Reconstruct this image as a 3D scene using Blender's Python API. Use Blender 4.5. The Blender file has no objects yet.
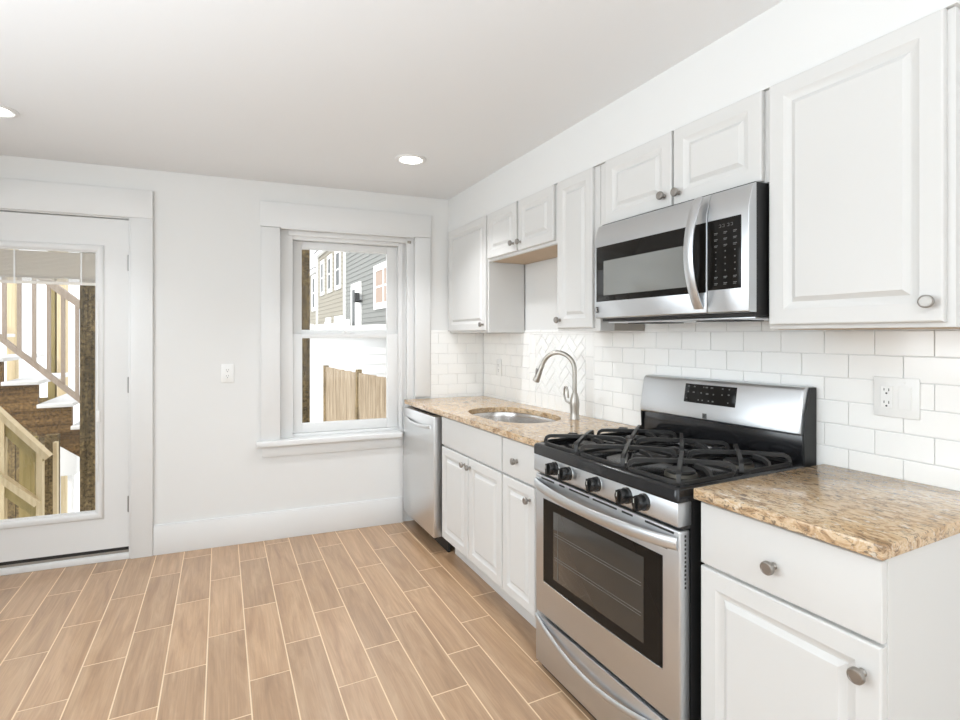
import bpy, bmesh, math, random
from mathutils import Vector, Matrix
R = math.radians
random.seed(7)
scene = bpy.context.scene
COL = scene.collection

# ------------------------------------------------------------------ camera
cam_data = bpy.data.cameras.new('camera')
cam = bpy.data.objects.new('camera', cam_data)
COL.objects.link(cam)
YAW = math.atan2(259.0, 516.0)
cam.location = (0, 0, 1.395)
cam.rotation_euler = (R(90), 0, -YAW)
cam_data.sensor_width = 36
cam_data.lens = 36 * 516.0 / 960
cam_data.shift_y = -25.0 / 960
cam_data.clip_start = 0.02
scene.camera = cam

# ------------------------------------------------------------------ light
scene.view_settings.view_transform = 'Standard'
scene.view_settings.look = 'None'
scene.view_settings.gamma = 1
scene.view_settings.exposure = 0.20
scene.view_settings.use_curve_mapping = False

world = bpy.data.worlds.new('sky')
scene.world = world
world.use_nodes = True
bg = world.node_tree.nodes['Background']
bg.inputs[0].default_value = (0.93, 0.97, 1.0, 1)
bg.inputs[1].default_value = 1.7


def lamp(name, kind, loc, energy, target=None, rot=None, color=(1, 1, 1), **kw):
    d = bpy.data.lights.new(name, kind)
    d.energy = energy
    d.color = color
    for k, v in kw.items():
        setattr(d, k, v)
    o = bpy.data.objects.new(name, d)
    COL.objects.link(o)
    o.location = loc
    if target is not None:
        o.rotation_euler = (Vector(target) - Vector(loc)).to_track_quat('-Z', 'Y').to_euler()
    if rot is not None:
        o.rotation_euler = rot
    return o


COOL_FILL = (0.855, 0.935, 1.0)
lamp('sun', 'SUN', (-8, 2, 8), 2.3, target=(-8 + 0.72, 2 + 0.30, 8 - 0.62), color=(1, 0.95, 0.86), angle=R(1.5))
# added fill lamps at the unseen rear opening and the solid left wall
lamp('rear_fill', 'AREA', (-0.3, -2.28, 1.45), 10, rot=(R(90), 0, 0), color=COOL_FILL,
     shape='RECTANGLE', size=3.2, size_y=1.7)
lamp('left_fill', 'AREA', (-2.36, 1.5, 1.7), 27, rot=(R(90), 0, R(-90)), color=COOL_FILL,
     shape='RECTANGLE', size=2.4, size_y=1.3, spread=R(130))  # added to brighten the tiled wall; no window stands here
# added unseen fill lamps aimed up to brighten the ceiling
for ux, uy, ue in ((-1.2, 0.4, 36), (-0.2, -1.4, 43)):
    lamp('ceiling_fill', 'AREA', (ux, uy, 0.95), ue, rot=(R(180), 0, 0), color=COOL_FILL, shape='DISK', size=1.2, spread=R(145))
# recessed lamps in view, then added ceiling fill without fixtures
for i, (lx, ly, e) in enumerate(((1.008, 2.925, 7), (-0.94, 3.14, 3.2), (-0.95, 0.7, 1.5), (-0.2, -1.2, 2))):
    lamp('ceiling_lamp_and_fill', 'AREA', (lx, ly, 2.425), e, rot=(0, 0, 0), color=(0.96, 0.975, 1.0), shape='DISK', size=0.12, spread=R(112))

# ------------------------------------------------------------------ geometry helpers
XW = 1.863                     # kitchen wall
CY = 3.6465                    # corner with the window wall
BA = R(-5.3)                   # the window wall is not square to the kitchen wall
BD = Vector((math.cos(BA), math.sin(BA), 0))
BN = Vector((math.sin(BA), -math.cos(BA), 0))     # into the room
CH = 2.44
XL, YR = -2.4, -2.35
K = 0.0135                     # the worktops run slightly out of level


def BW(p):
    return Vector((XW, CY, 0)) + BD * p[0] + BN * p[1] + Vector((0, 0, p[2]))


def warp(p):
    f = min(1.0, max(0.0, p[2] / 0.06))
    return Vector((p[0], p[1], p[2] + K * (CY - p[1]) * f))


class MB:
    def __init__(self):
        self.v = []
        self.f = []

    def add(self, vs, fs):
        n = len(self.v)
        self.v += [tuple(p) for p in vs]
        self.f += [tuple(i + n for i in f) for f in fs]
        return self

    def box(self, x0, x1, y0, y1, z0, z1):
        x0, x1 = sorted((x0, x1)); y0, y1 = sorted((y0, y1)); z0, z1 = sorted((z0, z1))
        return self.add([(x0, y0, z0), (x1, y0, z0), (x1, y1, z0), (x0, y1, z0), (x0, y0, z1), (x1, y0, z1), (x1, y1, z1), (x0, y1, z1)],
                        [(0, 3, 2, 1), (4, 5, 6, 7), (0, 1, 5, 4), (1, 2, 6, 5), (2, 3, 7, 6), (3, 0, 4, 7)])

    def prism(self, poly, a, b, axis='z'):
        """polygon extruded from a to b along axis; poly coords are the two other axes in order"""
        def mk(p, h):
            return {'z': (p[0], p[1], h), 'y': (p[0], h, p[1]), 'x': (h, p[0], p[1])}[axis]
        n = len(poly)
        vs = [mk(p, a) for p in poly] + [mk(p, b) for p in poly]
        fs = [tuple(range(n - 1, -1, -1)), tuple(range(n, 2 * n))]
        fs += [(i, (i + 1) % n, n + (i + 1) % n, n + i) for i in range(n)]
        return self.add(vs, fs)

    def tube(self, pts, r, n=8, closed=False, rot=0.0, up=None):
        pts = [Vector(p) for p in pts]
        m = len(pts)
        rs = r if isinstance(r, (list, tuple)) else [r] * m
        tang = []
        for i in range(m):
            if closed:
                t = (pts[(i + 1) % m] - pts[i - 1])
            else:
                t = pts[min(i + 1, m - 1)] - pts[max(i - 1, 0)]
            tang.append(t.normalized())
        ref = Vector(up) if up else (Vector((0, 0, 1)) if abs(tang[0].z) < 0.9 else Vector((1, 0, 0)))
        nrm = (ref - tang[0] * ref.dot(tang[0])).normalized()
        vs, fs = [], []
        for i in range(m):
            nrm = (nrm - tang[i] * nrm.dot(tang[i])).normalized()
            if up:
                nrm = (Vector(up) - tang[i] * Vector(up).dot(tang[i])).normalized()
            bi = tang[i].cross(nrm)
            for k in range(n):
                a = rot + 2 * math.pi * k / n
                rr = rs[i]
                if isinstance(rr, (list, tuple)):
                    d = nrm * math.cos(a) * rr[0] + bi * math.sin(a) * rr[1]
                else:
                    d = (nrm * math.cos(a) + bi * math.sin(a)) * rr
                vs.append(pts[i] + d)
        seg = m if closed else m - 1
        for i in range(seg):
            for k in range(n):
                a, b = i * n + k, i * n + (k + 1) % n
                c, d = ((i + 1) % m) * n + (k + 1) % n, ((i + 1) % m) * n + k
                fs.append((a, b, c, d))
        if not closed:
            fs.append(tuple(range(n - 1, -1, -1)))
            fs.append(tuple(range((m - 1) * n, m * n)))
        return self.add(vs, fs)

    def lathe(self, prof, o, axis=(0, 0, 1), n=24):
        ax = Vector(axis).normalized()
        u = ax.orthogonal().normalized()
        w = ax.cross(u)
        o = Vector(o)
        vs, fs = [], []
        for (r, h) in prof:
            for k in range(n):
                a = 2 * math.pi * k / n
                vs.append(o + ax * h + (u * math.cos(a) + w * math.sin(a)) * max(r, 1e-5))
        m = len(prof)
        for i in range(m - 1):
            for k in range(n):
                fs.append((i * n + k, i * n + (k + 1) % n, (i + 1) * n + (k + 1) % n, (i + 1) * n + k))
        fs.append(tuple(range(n - 1, -1, -1)))
        fs.append(tuple(range((m - 1) * n, m * n)))
        return self.add(vs, fs)

    def loops(self, rings, cap_first=True, cap_last=True):
        n = len(rings[0])
        vs = [p for r in rings for p in r]
        fs = []
        for i in range(len(rings) - 1):
            for k in range(n):
                fs.append((i * n + k, i * n + (k + 1) % n, (i + 1) * n + (k + 1) % n, (i + 1) * n + k))
        if cap_first:
            fs.append(tuple(range(n - 1, -1, -1)))
        if cap_last:
            fs.append(tuple(range((len(rings) - 1) * n, len(rings) * n)))
        return self.add(vs, fs)


def rect_ring(y0, y1, z0, z1, inset, x):
    return [(x, y0 + inset, z0 + inset), (x, y1 - inset, z0 + inset), (x, y1 - inset, z1 - inset), (x, y0 + inset, z1 - inset)]


ROOTLOC = {}


def obj(name, mb, mat, parent=None, bevel=0.0, seg=2, xf=None, smooth=35, recalc=True):
    me = bpy.data.meshes.new(name)
    org = ROOTLOC.get(parent.name, Vector((0, 0, 0))) if parent else Vector((0, 0, 0))
    vs = [Vector(p) for p in mb.v]
    if xf:
        vs = [Vector(xf(p)) for p in vs]
    loc = Vector((0, 0, 0))
    if parent is None and vs:
        xs = [min(v[i] for v in vs) for i in range(3)]
        xe = [max(v[i] for v in vs) for i in range(3)]
        loc = Vector(((xs[0] + xe[0]) / 2, (xs[1] + xe[1]) / 2, xs[2]))
        org = loc
    me.from_pydata([v - org for v in vs], [], mb.f)
    bm = bmesh.new()
    bm.from_mesh(me)
    if recalc:
        bmesh.ops.recalc_face_normals(bm, faces=bm.faces)
    if bevel:
        es = [e for e in bm.edges if len(e.link_faces) == 2 and e.calc_face_angle(0) > R(30)]
        bmesh.ops.bevel(bm, geom=es, offset=bevel, segments=seg, affect='EDGES', profile=0.5, clamp_overlap=True)
    bm.to_mesh(me)
    bm.free()
    if smooth:
        me.shade_smooth()
        me.set_sharp_from_angle(angle=R(smooth))
    me.materials.append(mat)
    o = bpy.data.objects.new(name, me)
    COL.objects.link(o)
    if parent:
        o.parent = parent
        ROOTLOC[o.name] = org
    else:
        o.location = loc
        ROOTLOC[o.name] = loc
    return o


def tag(o, label, cat, group=None):
    o['label'] = label
    o['category'] = cat
    if group:
        o['group'] = group
    return o


def thing(name, label, cat, loc, group=None):
    o = bpy.data.objects.new(name, None)
    COL.objects.link(o)
    o.location = loc
    o.empty_display_size = 0.1
    ROOTLOC[o.name] = Vector(loc)
    return tag(o, label, cat, group)


def struct(name, mb, mat, parent=None, **kw):
    o = obj(name, mb, mat, parent, **kw)
    if parent is None:
        o['kind'] = 'structure'
    return o


def sroot(name, loc):
    o = bpy.data.objects.new(name, None)
    COL.objects.link(o)
    o.location = loc
    o.empty_display_size = 0.1
    o['kind'] = 'structure'
    ROOTLOC[o.name] = Vector(loc)
    return o


def dup(root, delta, label=None, group=None):
    r = root.copy()
    COL.objects.link(r)
    r.location = root.location + Vector(delta)
    if label:
        r['label'] = label
    if group:
        r['group'] = group
    for ch in list(root.children):
        c = ch.copy(); COL.objects.link(c); c.parent = r
        for g in list(ch.children):
            d = g.copy(); COL.objects.link(d); d.parent = c
    return r


# ------------------------------------------------------------------ materials
def mat(name, color, rough=0.5, metal=0.0, spec=0.5, coat=0.0, emit=None):
    m = bpy.data.materials.new(name)
    m.use_nodes = True
    b = m.node_tree.nodes['Principled BSDF']
    b.inputs['Base Color'].default_value = (*color, 1)
    b.inputs['Roughness'].default_value = rough
    b.inputs['Metallic'].default_value = metal
    b.inputs['Specular IOR Level'].default_value = spec
    b.inputs['Coat Weight'].default_value = coat
    if emit:
        b.inputs['Emission Color'].default_value = (*emit[0], 1)
        b.inputs['Emission Strength'].default_value = emit[1]
    return m


def N(m, t, **kw):
    n = m.node_tree.nodes.new(t)
    for k, v in kw.items():
        setattr(n, k, v)
    return n


def L(m, a, b):
    m.node_tree.links.new(a, b)


def coords(m, scale=(1, 1, 1), rot=(0, 0, 0), kind='Object'):
    tc = N(m, 'ShaderNodeTexCoord')
    mp = N(m, 'ShaderNodeMapping')
    mp.inputs['Scale'].default_value = scale
    mp.inputs['Rotation'].default_value = rot
    L(m, tc.outputs[kind], mp.inputs['Vector'])
    return mp.outputs['Vector']


def noise(m, vec, scale, detail=3, rough=0.5, dist=0.0):
    n = N(m, 'ShaderNodeTexNoise')
    n.inputs['Scale'].default_value = scale
    n.inputs['Detail'].default_value = detail
    n.inputs['Roughness'].default_value = rough
    n.inputs['Distortion'].default_value = dist
    L(m, vec, n.inputs['Vector'])
    return n.outputs['Fac']


def ramp(m, fac, stops):
    r = N(m, 'ShaderNodeValToRGB')
    el = r.color_ramp.elements
    while len(el) < len(stops):
        el.new(0.5)
    for e, (p, c) in zip(el, stops):
        e.position = p
        e.color = (*c, 1)
    L(m, fac, r.inputs['Fac'])
    return r.outputs['Color']


def mixc(m, a, b, fac, mode='MIX'):
    n = N(m, 'ShaderNodeMix', data_type='RGBA', blend_type=mode)
    for sock, val in ((n.inputs[0], fac), (n.inputs[6], a), (n.inputs[7], b)):
        if hasattr(val, 'is_output'):
            L(m, val, sock)
        elif isinstance(val, (int, float)):
            sock.default_value = val
        else:
            sock.default_value = (*val, 1)
    return n.outputs[2]


def bump(m, h, strength=0.2, dist=0.002):
    n = N(m, 'ShaderNodeBump')
    n.inputs['Strength'].default_value = strength
    n.inputs['Distance'].default_value = dist
    L(m, h, n.inputs['Height'])
    L(m, n.outputs['Normal'], m.node_tree.nodes['Principled BSDF'].inputs['Normal'])


def P(m):
    return m.node_tree.nodes['Principled BSDF']


def paint(name, c, rough, bs=0.08, sc=140):
    m = mat(name, c, rough)
    bump(m, noise(m, coords(m), sc, 3), bs, 0.001)
    return m


M_wall = paint('white_wall_paint', (0.765, 0.766, 0.752), 0.6)
M_ceil = paint('white_ceiling_paint', (0.83, 0.845, 0.855), 0.8)
M_trim = paint('semigloss_white_trim', (0.77, 0.773, 0.764), 0.32, 0.03, 40)
M_cab = paint('white_cabinet_lacquer', (0.675, 0.670, 0.652), 0.42, 0.02, 30)
M_tile = paint('glossy_white_tile', (0.93, 0.928, 0.905), 0.1, 0.06, 9)
M_grout = mat('light_grey_grout', (0.80, 0.795, 0.78), 0.8)
M_plate = mat('white_plastic', (0.85, 0.85, 0.83), 0.35)
M_slot = mat('dark_slot', (0.03, 0.03, 0.03), 0.6)
M_black = mat('black_enamel', (0.012, 0.012, 0.013), 0.16)
M_blackmat = mat('black_painted_steel', (0.012, 0.012, 0.012), 0.5)
M_iron = paint('cast_iron', (0.022, 0.021, 0.02), 0.42, 0.25, 300)
M_burner = mat('burner_metal', (0.16, 0.145, 0.12), 0.5, 0.7)
M_knobblk = mat('black_plastic', (0.012, 0.012, 0.012), 0.22)
M_glassblk = mat('black_glass', (0.010, 0.009, 0.008), 0.10, spec=0.18)
M_ovenwin = mat('smoked_oven_glass', (0.045, 0.04, 0.034), 0.07, spec=0.6)
M_mwwin = mat('reflection_grey_glass', (0.34, 0.35, 0.34), 0.08, 0.6, spec=0.9)  # base lightened to stand in for the bright room reflected in it
M_mark = mat('pale_print', (0.55, 0.55, 0.52), 0.5)
M_markdim = mat('grey_print', (0.13, 0.13, 0.125), 0.5)
M_chrome = mat('polished_chrome', (0.80, 0.80, 0.79), 0.12, 1.0)
M_lens = mat('lamp_diffuser', (1, 1, 1), 0.5, emit=((1.0, 0.98, 0.95), 4.0))
M_alu = mat('aluminium_threshold', (0.35, 0.32, 0.28), 0.45, 0.6)
M_rubber = mat('black_sweep', (0.02, 0.018, 0.016), 0.7)
M_brass = mat('steel_hinge', (0.32, 0.31, 0.30), 0.4, 1.0)
M_ply = paint('raw_cabinet_ply', (0.55, 0.42, 0.29), 0.6, 0.1, 60)
M_rawgrey = paint('unfinished_panel', (0.42, 0.38, 0.33), 0.7, 0.1, 60)


def steel(name, c, rough, axis):
    m = mat(name, c, rough, 1.0)
    sc = {'y': (60, 1.2, 300), 'z': (300, 300, 2), 'x': (1.2, 60, 300)}[axis]
    v = coords(m, sc)
    f = noise(m, v, 3.0, 2)
    mr = N(m, 'ShaderNodeMapRange')
    mr.inputs['To Min'].default_value = rough - 0.05
    mr.inputs['To Max'].default_value = rough + 0.07
    L(m, f, mr.inputs['Value'])
    L(m, mr.outputs[0], P(m).inputs['Roughness'])
    bump(m, f, 0.03, 0.0004)
    return m


M_steel = steel('brushed_stainless_steel', (0.63, 0.648, 0.665), 0.36, 'y')
M_steelv = steel('dishwasher_stainless', (0.74, 0.745, 0.745), 0.34, 'z')
M_nickel = mat('brushed_nickel', (0.46, 0.435, 0.395), 0.38, 1.0)
M_knob = mat('satin_nickel_knob', (0.36, 0.34, 0.315), 0.42, 1.0)
M_sink = steel('satin_sink_steel', (0.60, 0.58, 0.56), 0.24, 'z')


def granite():
    m = mat('speckled_granite', (0.6, 0.5, 0.36), 0.14)
    v = coords(m, (1, 0.8, 1), (0, 0, R(28)))
    vs = coords(m, (1.0, 0.5, 1.0), (0, 0, R(-32)))
    base = ramp(m, noise(m, vs, 30, 6, 0.70, 1.6), [(0.30, (0.13, 0.085, 0.05)), (0.40, (0.36, 0.23, 0.13)), (0.48, (0.58, 0.41, 0.25)),
                                                    (0.58, (0.69, 0.55, 0.385)), (0.70, (0.50, 0.30, 0.13))])
    tan = ramp(m, noise(m, v, 5.0, 3, 0.5, 0.8), [(0.42, (0, 0, 0)), (0.66, (1, 1, 1))])
    c = mixc(m, base, (0.56, 0.36, 0.17), N_scaled(m, tan, 0.45))
    fleck = ramp(m, noise(m, vs, 95, 4, 0.7, 0.8), [(0.54, (0, 0, 0)), (0.61, (1, 1, 1))])
    c = mixc(m, c, (0.13, 0.10, 0.075), N_scaled(m, fleck, 0.8))
    cool = ramp(m, noise(m, vs, 60, 3, 0.6, 0.5), [(0.60, (0, 0, 0)), (0.68, (1, 1, 1))])
    c = mixc(m, c, (0.76, 0.70, 0.60), N_scaled(m, cool, 0.7))
    L(m, c, P(m).inputs['Base Color'])
    return m


def N_scaled(m, colsock, k):
    n = N(m, 'ShaderNodeMath', operation='MULTIPLY')
    L(m, colsock, n.inputs[0])
    n.inputs[1].default_value = k
    return n.outputs[0]


M_granite = granite()


def wood_floor():
    m = mat('wood_look_plank_tile', (0.4, 0.26, 0.15), 0.36, spec=0.8, coat=0.35)
    P(m).inputs['Coat Roughness'].default_value = 0.28
    at = N(m, 'ShaderNodeAttribute', attribute_name='tone')
    tc = N(m, 'ShaderNodeTexCoord')
    off = N(m, 'ShaderNodeVectorMath', operation='SCALE')
    L(m, at.outputs['Color'], off.inputs[0])
    off.inputs['Scale'].default_value = 37.0
    add = N(m, 'ShaderNodeVectorMath', operation='ADD')
    L(m, tc.outputs['Object'], add.inputs[0])
    L(m, off.outputs[0], add.inputs[1])
    mp = N(m, 'ShaderNodeMapping')
    mp.inputs['Scale'].default_value = (9.0, 0.9, 9.0)
    L(m, add.outputs[0], mp.inputs['Vector'])
    g1 = noise(m, mp.outputs[0], 2.2, 5, 0.62, 0.9)
    mp2 = N(m, 'ShaderNodeMapping')
    mp2.inputs['Scale'].default_value = (110.0, 2.2, 110.0)
    L(m, add.outputs[0], mp2.inputs['Vector'])
    g2 = noise(m, mp2.outputs[0], 1.6, 4, 0.6, 0.2)
    c = ramp(m, g1, [(0.25, (0.34, 0.20, 0.11)), (0.48, (0.46, 0.285, 0.16)), (0.72, (0.58, 0.385, 0.235))])
    c = mixc(m, c, ramp(m, g2, [(0.30, (0.66, 0.65, 0.64)), (0.64, (1.0, 1.0, 1.0))]), 0.5, 'MULTIPLY')
    tone = N(m, 'ShaderNodeSeparateColor')
    L(m, at.outputs['Color'], tone.inputs[0])
    tr = ramp(m, tone.outputs[0], [(0.0, (0.90, 0.90, 0.90)), (1.0, (1.06, 1.05, 1.04))])
    c = mixc(m, c, tr, 1.0, 'MULTIPLY')
    L(m, c, P(m).inputs['Base Color'])
    bump(m, g2, 0.10, 0.0008)
    return m


M_floor = wood_floor()
M_fgrout = mat('tan_floor_grout', (0.85, 0.68, 0.48), 0.7)


def timber(name, a, b, axis='z', rough=0.75, sp=0):
    m = mat(name, a, rough)
    sc = {'z': (30, 30, 1.6), 'x': (1.6, 30, 30), 'y': (30, 1.6, 30)}[axis]
    f = noise(m, coords(m, sc), 1.3, 5, 0.65, 0.4)
    c = ramp(m, f, [(0.3, a), (0.7, b)])
    if sp:
        k = ramp(m, noise(m, coords(m), 55, 4, 0.75), [(0.40, (0.35, 0.33, 0.30)), (0.62, (1.5, 1.5, 1.45))])
        c = mixc(m, c, k, 0.9, 'MULTIPLY')
    L(m, c, P(m).inputs['Base Color'])
    bump(m, f, 0.2, 0.002)
    return m


M_oldwood = timber('weathered_brown_timber', (0.055, 0.036, 0.012), (0.30, 0.215, 0.10), sp=1)
M_oldwoodx = timber('weathered_brown_board', (0.06, 0.03, 0.008), (0.27, 0.16, 0.06), 'x', sp=1)
M_pine = timber('pale_new_pine', (0.62, 0.48, 0.28), (0.78, 0.66, 0.44))
M_rail = timber('grey_brown_rail', (0.34, 0.27, 0.22), (0.46, 0.38, 0.31))
M_olive = timber('treated_olive_timber', (0.24, 0.19, 0.07), (0.38, 0.30, 0.13))
M_fence = timber('cedar_fence_board', (0.15, 0.10, 0.05), (0.44, 0.36, 0.26))
M_roughwhite = paint('rough_white', (0.80, 0.80, 0.80), 0.9, 0.5, 3)  # rough white for the ground and the stair treads
M_whitesid = mat('white_vinyl_siding', (0.85, 0.85, 0.84), 0.5)
M_greysid = mat('grey_clapboard', (0.19, 0.195, 0.185), 0.6)
M_tansid = mat('tan_clapboard', (0.25, 0.225, 0.175), 0.6)
M_extglass = mat('dark_window_glass', (0.05, 0.055, 0.055), 0.35, spec=0.15)
M_blindpane = mat('blind_behind_glass', (0.34, 0.25, 0.20), 0.6)
M_roof = mat('grey_shingle', (0.25, 0.24, 0.23), 0.9)
M_blind = mat('ivory_blind_slat', (0.80, 0.76, 0.69), 0.5)
M_outskin = mat('exterior_clapboard', (0.6, 0.6, 0.58), 0.7)


def clear_glass():
    m = bpy.data.materials.new('clear_window_glass')
    m.use_nodes = True
    nt = m.node_tree
    nt.nodes.clear()
    out = nt.nodes.new('ShaderNodeOutputMaterial')
    mix = nt.nodes.new('ShaderNodeMixShader')
    tr = nt.nodes.new('ShaderNodeBsdfTransparent')
    gl = nt.nodes.new('ShaderNodeBsdfGlossy')
    gl.inputs['Roughness'].default_value = 0.0
    fr = nt.nodes.new('ShaderNodeFresnel')
    fr.inputs['IOR'].default_value = 1.45
    mu = nt.nodes.new('ShaderNodeMath')
    mu.operation = 'MULTIPLY'
    mu.inputs[1].default_value = 0.3
    nt.links.new(fr.outputs[0], mu.inputs[0])
    nt.links.new(mu.outputs[0], mix.inputs[0])
    nt.links.new(tr.outputs[0], mix.inputs[1])
    nt.links.new(gl.outputs[0], mix.inputs[2])
    nt.links.new(mix.outputs[0], out.inputs[0])
    return m


M_glass = clear_glass()

# ------------------------------------------------------------------ room shell
# floor: one mesh of planks laid in thirds, standing a hair above the grout bed
def build_floor():
    me = bpy.data.meshes.new('floor')
    vs, fs, tones, mats = [], [], [], []
    x0, x1, y0, y1 = XL - 0.1, XW + 0.1, YR - 0.1, 4.12
    def quad(a, b, c, d, z, t, mi):
        n = len(vs)
        vs.extend([(a, c, z), (b, c, z), (b, d, z), (a, d, z)])
        fs.append((n, n + 1, n + 2, n + 3)); tones.append(t); mats.append(mi)
    quad(x0, x1, y0, y1, -0.0012, (0, 0, 0), 1)
    W, LN, g = 0.156, 0.6125, 0.0026
    k = -11
    while -0.99 + W * k < x1:
        a = -0.99 + W * k
        base = 3.30 + 0.2 * ((k - 3) % 3)
        j = -12
        while base + LN * j < y1:
            c = base + LN * j
            xa, xb = max(a + g, x0), min(a + W - g, x1)
            ya, yb = max(c + g, y0), min(c + LN - g, y1)
            if xb > xa and yb > ya:
                quad(xa, xb, ya, yb, 0.0, (random.random(), random.random(), random.random()), 0)
            j += 1
        k += 1
    me.from_pydata(vs, [], fs)
    at = me.attributes.new('tone', 'FLOAT_COLOR', 'FACE')
    for i, t in enumerate(tones):
        at.data[i].color = (*t, 1)
    me.materials.append(M_floor)
    me.materials.append(M_fgrout)
    for p, mi in zip(me.polygons, mats):
        p.material_index = mi
    o = bpy.data.objects.new('floor', me)
    COL.objects.link(o)
    o['kind'] = 'structure'
    return o


build_floor()
struct('floor_slab', MB().box(XL - 0.1, XW + 0.1, YR - 0.1, 4.12, -0.2, -0.006), M_grout)['kind'] = 'structure'
struct('ceiling', MB().box(XL - 0.1, XW + 0.1, YR - 0.1, 4.25, CH, CH + 0.12), M_ceil)

# window wall with a door and a window opening, in wall coordinates (s, out, z)
DS0, DS1, DZ = -3.252, -2.386, 2.121     # door opening
WS0, WS1, WZ0, WZ1 = -1.507, -0.56, 0.66, 2.13
SL = (XL - XW) / math.cos(BA) - 0.12
wb = MB()
T = -0.16
for (a, b, c, d) in ((SL, DS0, 0, CH), (DS0, DS1, DZ, CH), (DS1, WS0, 0, CH), (WS0, WS1, 0, WZ0), (WS0, WS1, WZ1, CH), (WS1, 0.12, 0, CH)):
    wb.box(a, b, T, 0, c, d)
struct('wall_back', wb, M_wall, xf=BW, smooth=0)
struct('wall_right', MB().box(XW, XW + 0.12, YR, CY + 0.05, 0, CH), M_wall, smooth=0)
# the unseen rear wall has an opening added to let sky light in
struct('wall_left', MB().box(XL - 0.12, XL, YR, 4.05, 0, CH), M_wall, smooth=0)
struct('wall_rear', MB().box(XL, -1.95, YR - 0.12, YR, 0, CH).box(1.35, XW, YR - 0.12, YR, 0, CH).box(-1.95, 1.35, YR - 0.12, YR, 0, 0.55)
       .box(-1.95, 1.35, YR - 0.12, YR, 2.33, CH), M_wall, smooth=0)
XS = 1.571   # soffit face
struct('soffit', MB().prism([(XS, 0.59), (XW, 0.59), (XW, CY), (XS, CY + 0.0265)], 2.1895, CH), M_wall, smooth=0)

# baseboards
struct('baseboard_back', MB().box(-2.254, -0.655, 0.001, 0.016, 0.0, 0.183).box(-2.254, -0.655, 0.001, 0.012, 0.183, 0.19), M_trim, xf=BW, bevel=0.002)
struct('baseboard_left', MB().box(XL + 0.001, XL + 0.016, YR, 3.9, 0, 0.19), M_trim, bevel=0.002)

# door casing, flat boards
struct('trim_1', MB().box(DS1 + 0.012, -2.256, 0.001, 0.02, 0, 2.128).box(-3.385, -2.256, 0.001, 0.022, 2.128, 2.302)
       .box(-3.385, DS0 - 0.012, 0.001, 0.02, 0, 2.128)
       .box(DS1, DS1 + 0.012, T, 0.012, 0, 2.128).box(DS0 - 0.012, DS0, T, 0.012, 0, 2.128), M_trim, xf=BW, bevel=0.0025)
# window casing, header, stool and apron
tr = MB()
tr.box(-1.627, WS0, 0.001, 0.019, 0.678, 2.13)
tr.box(WS1, -0.443, 0.001, 0.019, 0.93, 2.13)
tr.box(-1.632, -0.441, 0.001, 0.024, 2.132, 2.30)
tr.box(-1.50, -0.57, 0.001, 0.028, 2.122, 2.136)
struct('trim_2', tr, M_trim, xf=BW, bevel=0.0025)
struct('sill', MB().box(-1.655, -0.665, 0.001, 0.055, 0.64, 0.678).box(WS0, -0.665, -0.05, 0.004, 0.645, 0.678), M_trim, xf=BW, bevel=0.006, seg=3)
struct('trim_3', MB().box(-1.62, -0.665, 0.001, 0.016, 0.565, 0.64), M_wall, xf=BW, bevel=0.002)

# ---- exterior door
d1 = sroot('door_1', BW((DS1, -0.03, 0)))
dl, dr, db, dt = DS0 + 0.004, DS1 - 0.004, 0.072, 2.113
gl, gr, gb, gt = -3.075, -2.564, 0.308, 1.902
df = MB()
do0, do1 = -0.052, -0.008
df.box(dl, gl, do0, do1, db, dt).box(gr, dr, do0, do1, db, dt).box(gl, gr, do0, do1, db, gb).box(gl, gr, do0, do1, gt, dt)
obj('door_leaf', df, M_trim, d1, xf=BW, smooth=0)
lip = MB()
def frame_ring(a, b, c, d, i0, o):
    return [(a + i0, o, c + i0), (b - i0, o, c + i0), (b - i0, o, d - i0), (a + i0, o, d - i0)]
e = 0.046
ga, gbb, gc, gd = gl - e, gr + e, gb - e, gt + e
lip.loops([frame_ring(ga, gbb, gc, gd, 0, -0.009), frame_ring(ga, gbb, gc, gd, 0.002, -0.003), frame_ring(ga, gbb, gc, gd, 0.012, 0.003),
           frame_ring(ga, gbb, gc, gd, 0.030, 0.001), frame_ring(ga, gbb, gc, gd, e - 0.004, -0.008), frame_ring(ga, gbb, gc, gd, e, -0.020)], False, False)
obj('glazing_bead', lip, M_trim, d1, xf=BW, smooth=50)
obj('door_glass', MB().box(gl + 0.001, gr - 0.001, -0.020, -0.017, gb + 0.001, gt - 0.001), M_glass, d1, xf=BW, smooth=0)
obj('outer_glass', MB().box(gl + 0.001, gr - 0.001, -0.045, -0.042, gb + 0.001, gt - 0.001), M_glass, d1, xf=BW, smooth=0)
bl = MB()
z = gt - 0.006
while z > 1.745:
    bl.add([(gl + 0.006, -0.0385, z - 0.0085), (gr - 0.006, -0.0385, z - 0.0085), (gr - 0.006, -0.0245, z), (gl + 0.006, -0.0245, z),
            (gl + 0.006, -0.0395, z - 0.0077), (gr - 0.006, -0.0395, z - 0.0077), (gr - 0.006, -0.0255, z + 0.001), (gl + 0.006, -0.0255, z + 0.001)],
           [(0, 1, 2, 3), (4, 5, 6, 7), (0, 1, 5, 4), (2, 3, 7, 6), (0, 3, 7, 4), (1, 2, 6, 5)])
    z -= 0.0079
bl.box(gl + 0.006, gr - 0.006, -0.039, -0.024, 1.700, 1.716)
zz = 1.717
while zz < 1.745:
    bl.box(gl + 0.006, gr - 0.006, -0.0385, -0.0245, zz, zz + 0.0012)
    zz += 0.0032
bd = obj('mini_blind', bl, M_blind, d1, xf=BW, smooth=0)
for s in (-2.965, -2.64):
    obj('ladder_cord', MB().box(s - 0.004, s + 0.004, -0.0238, -0.0228, 1.70, gt - 0.004), M_plate, d1, xf=BW, smooth=0)
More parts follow.
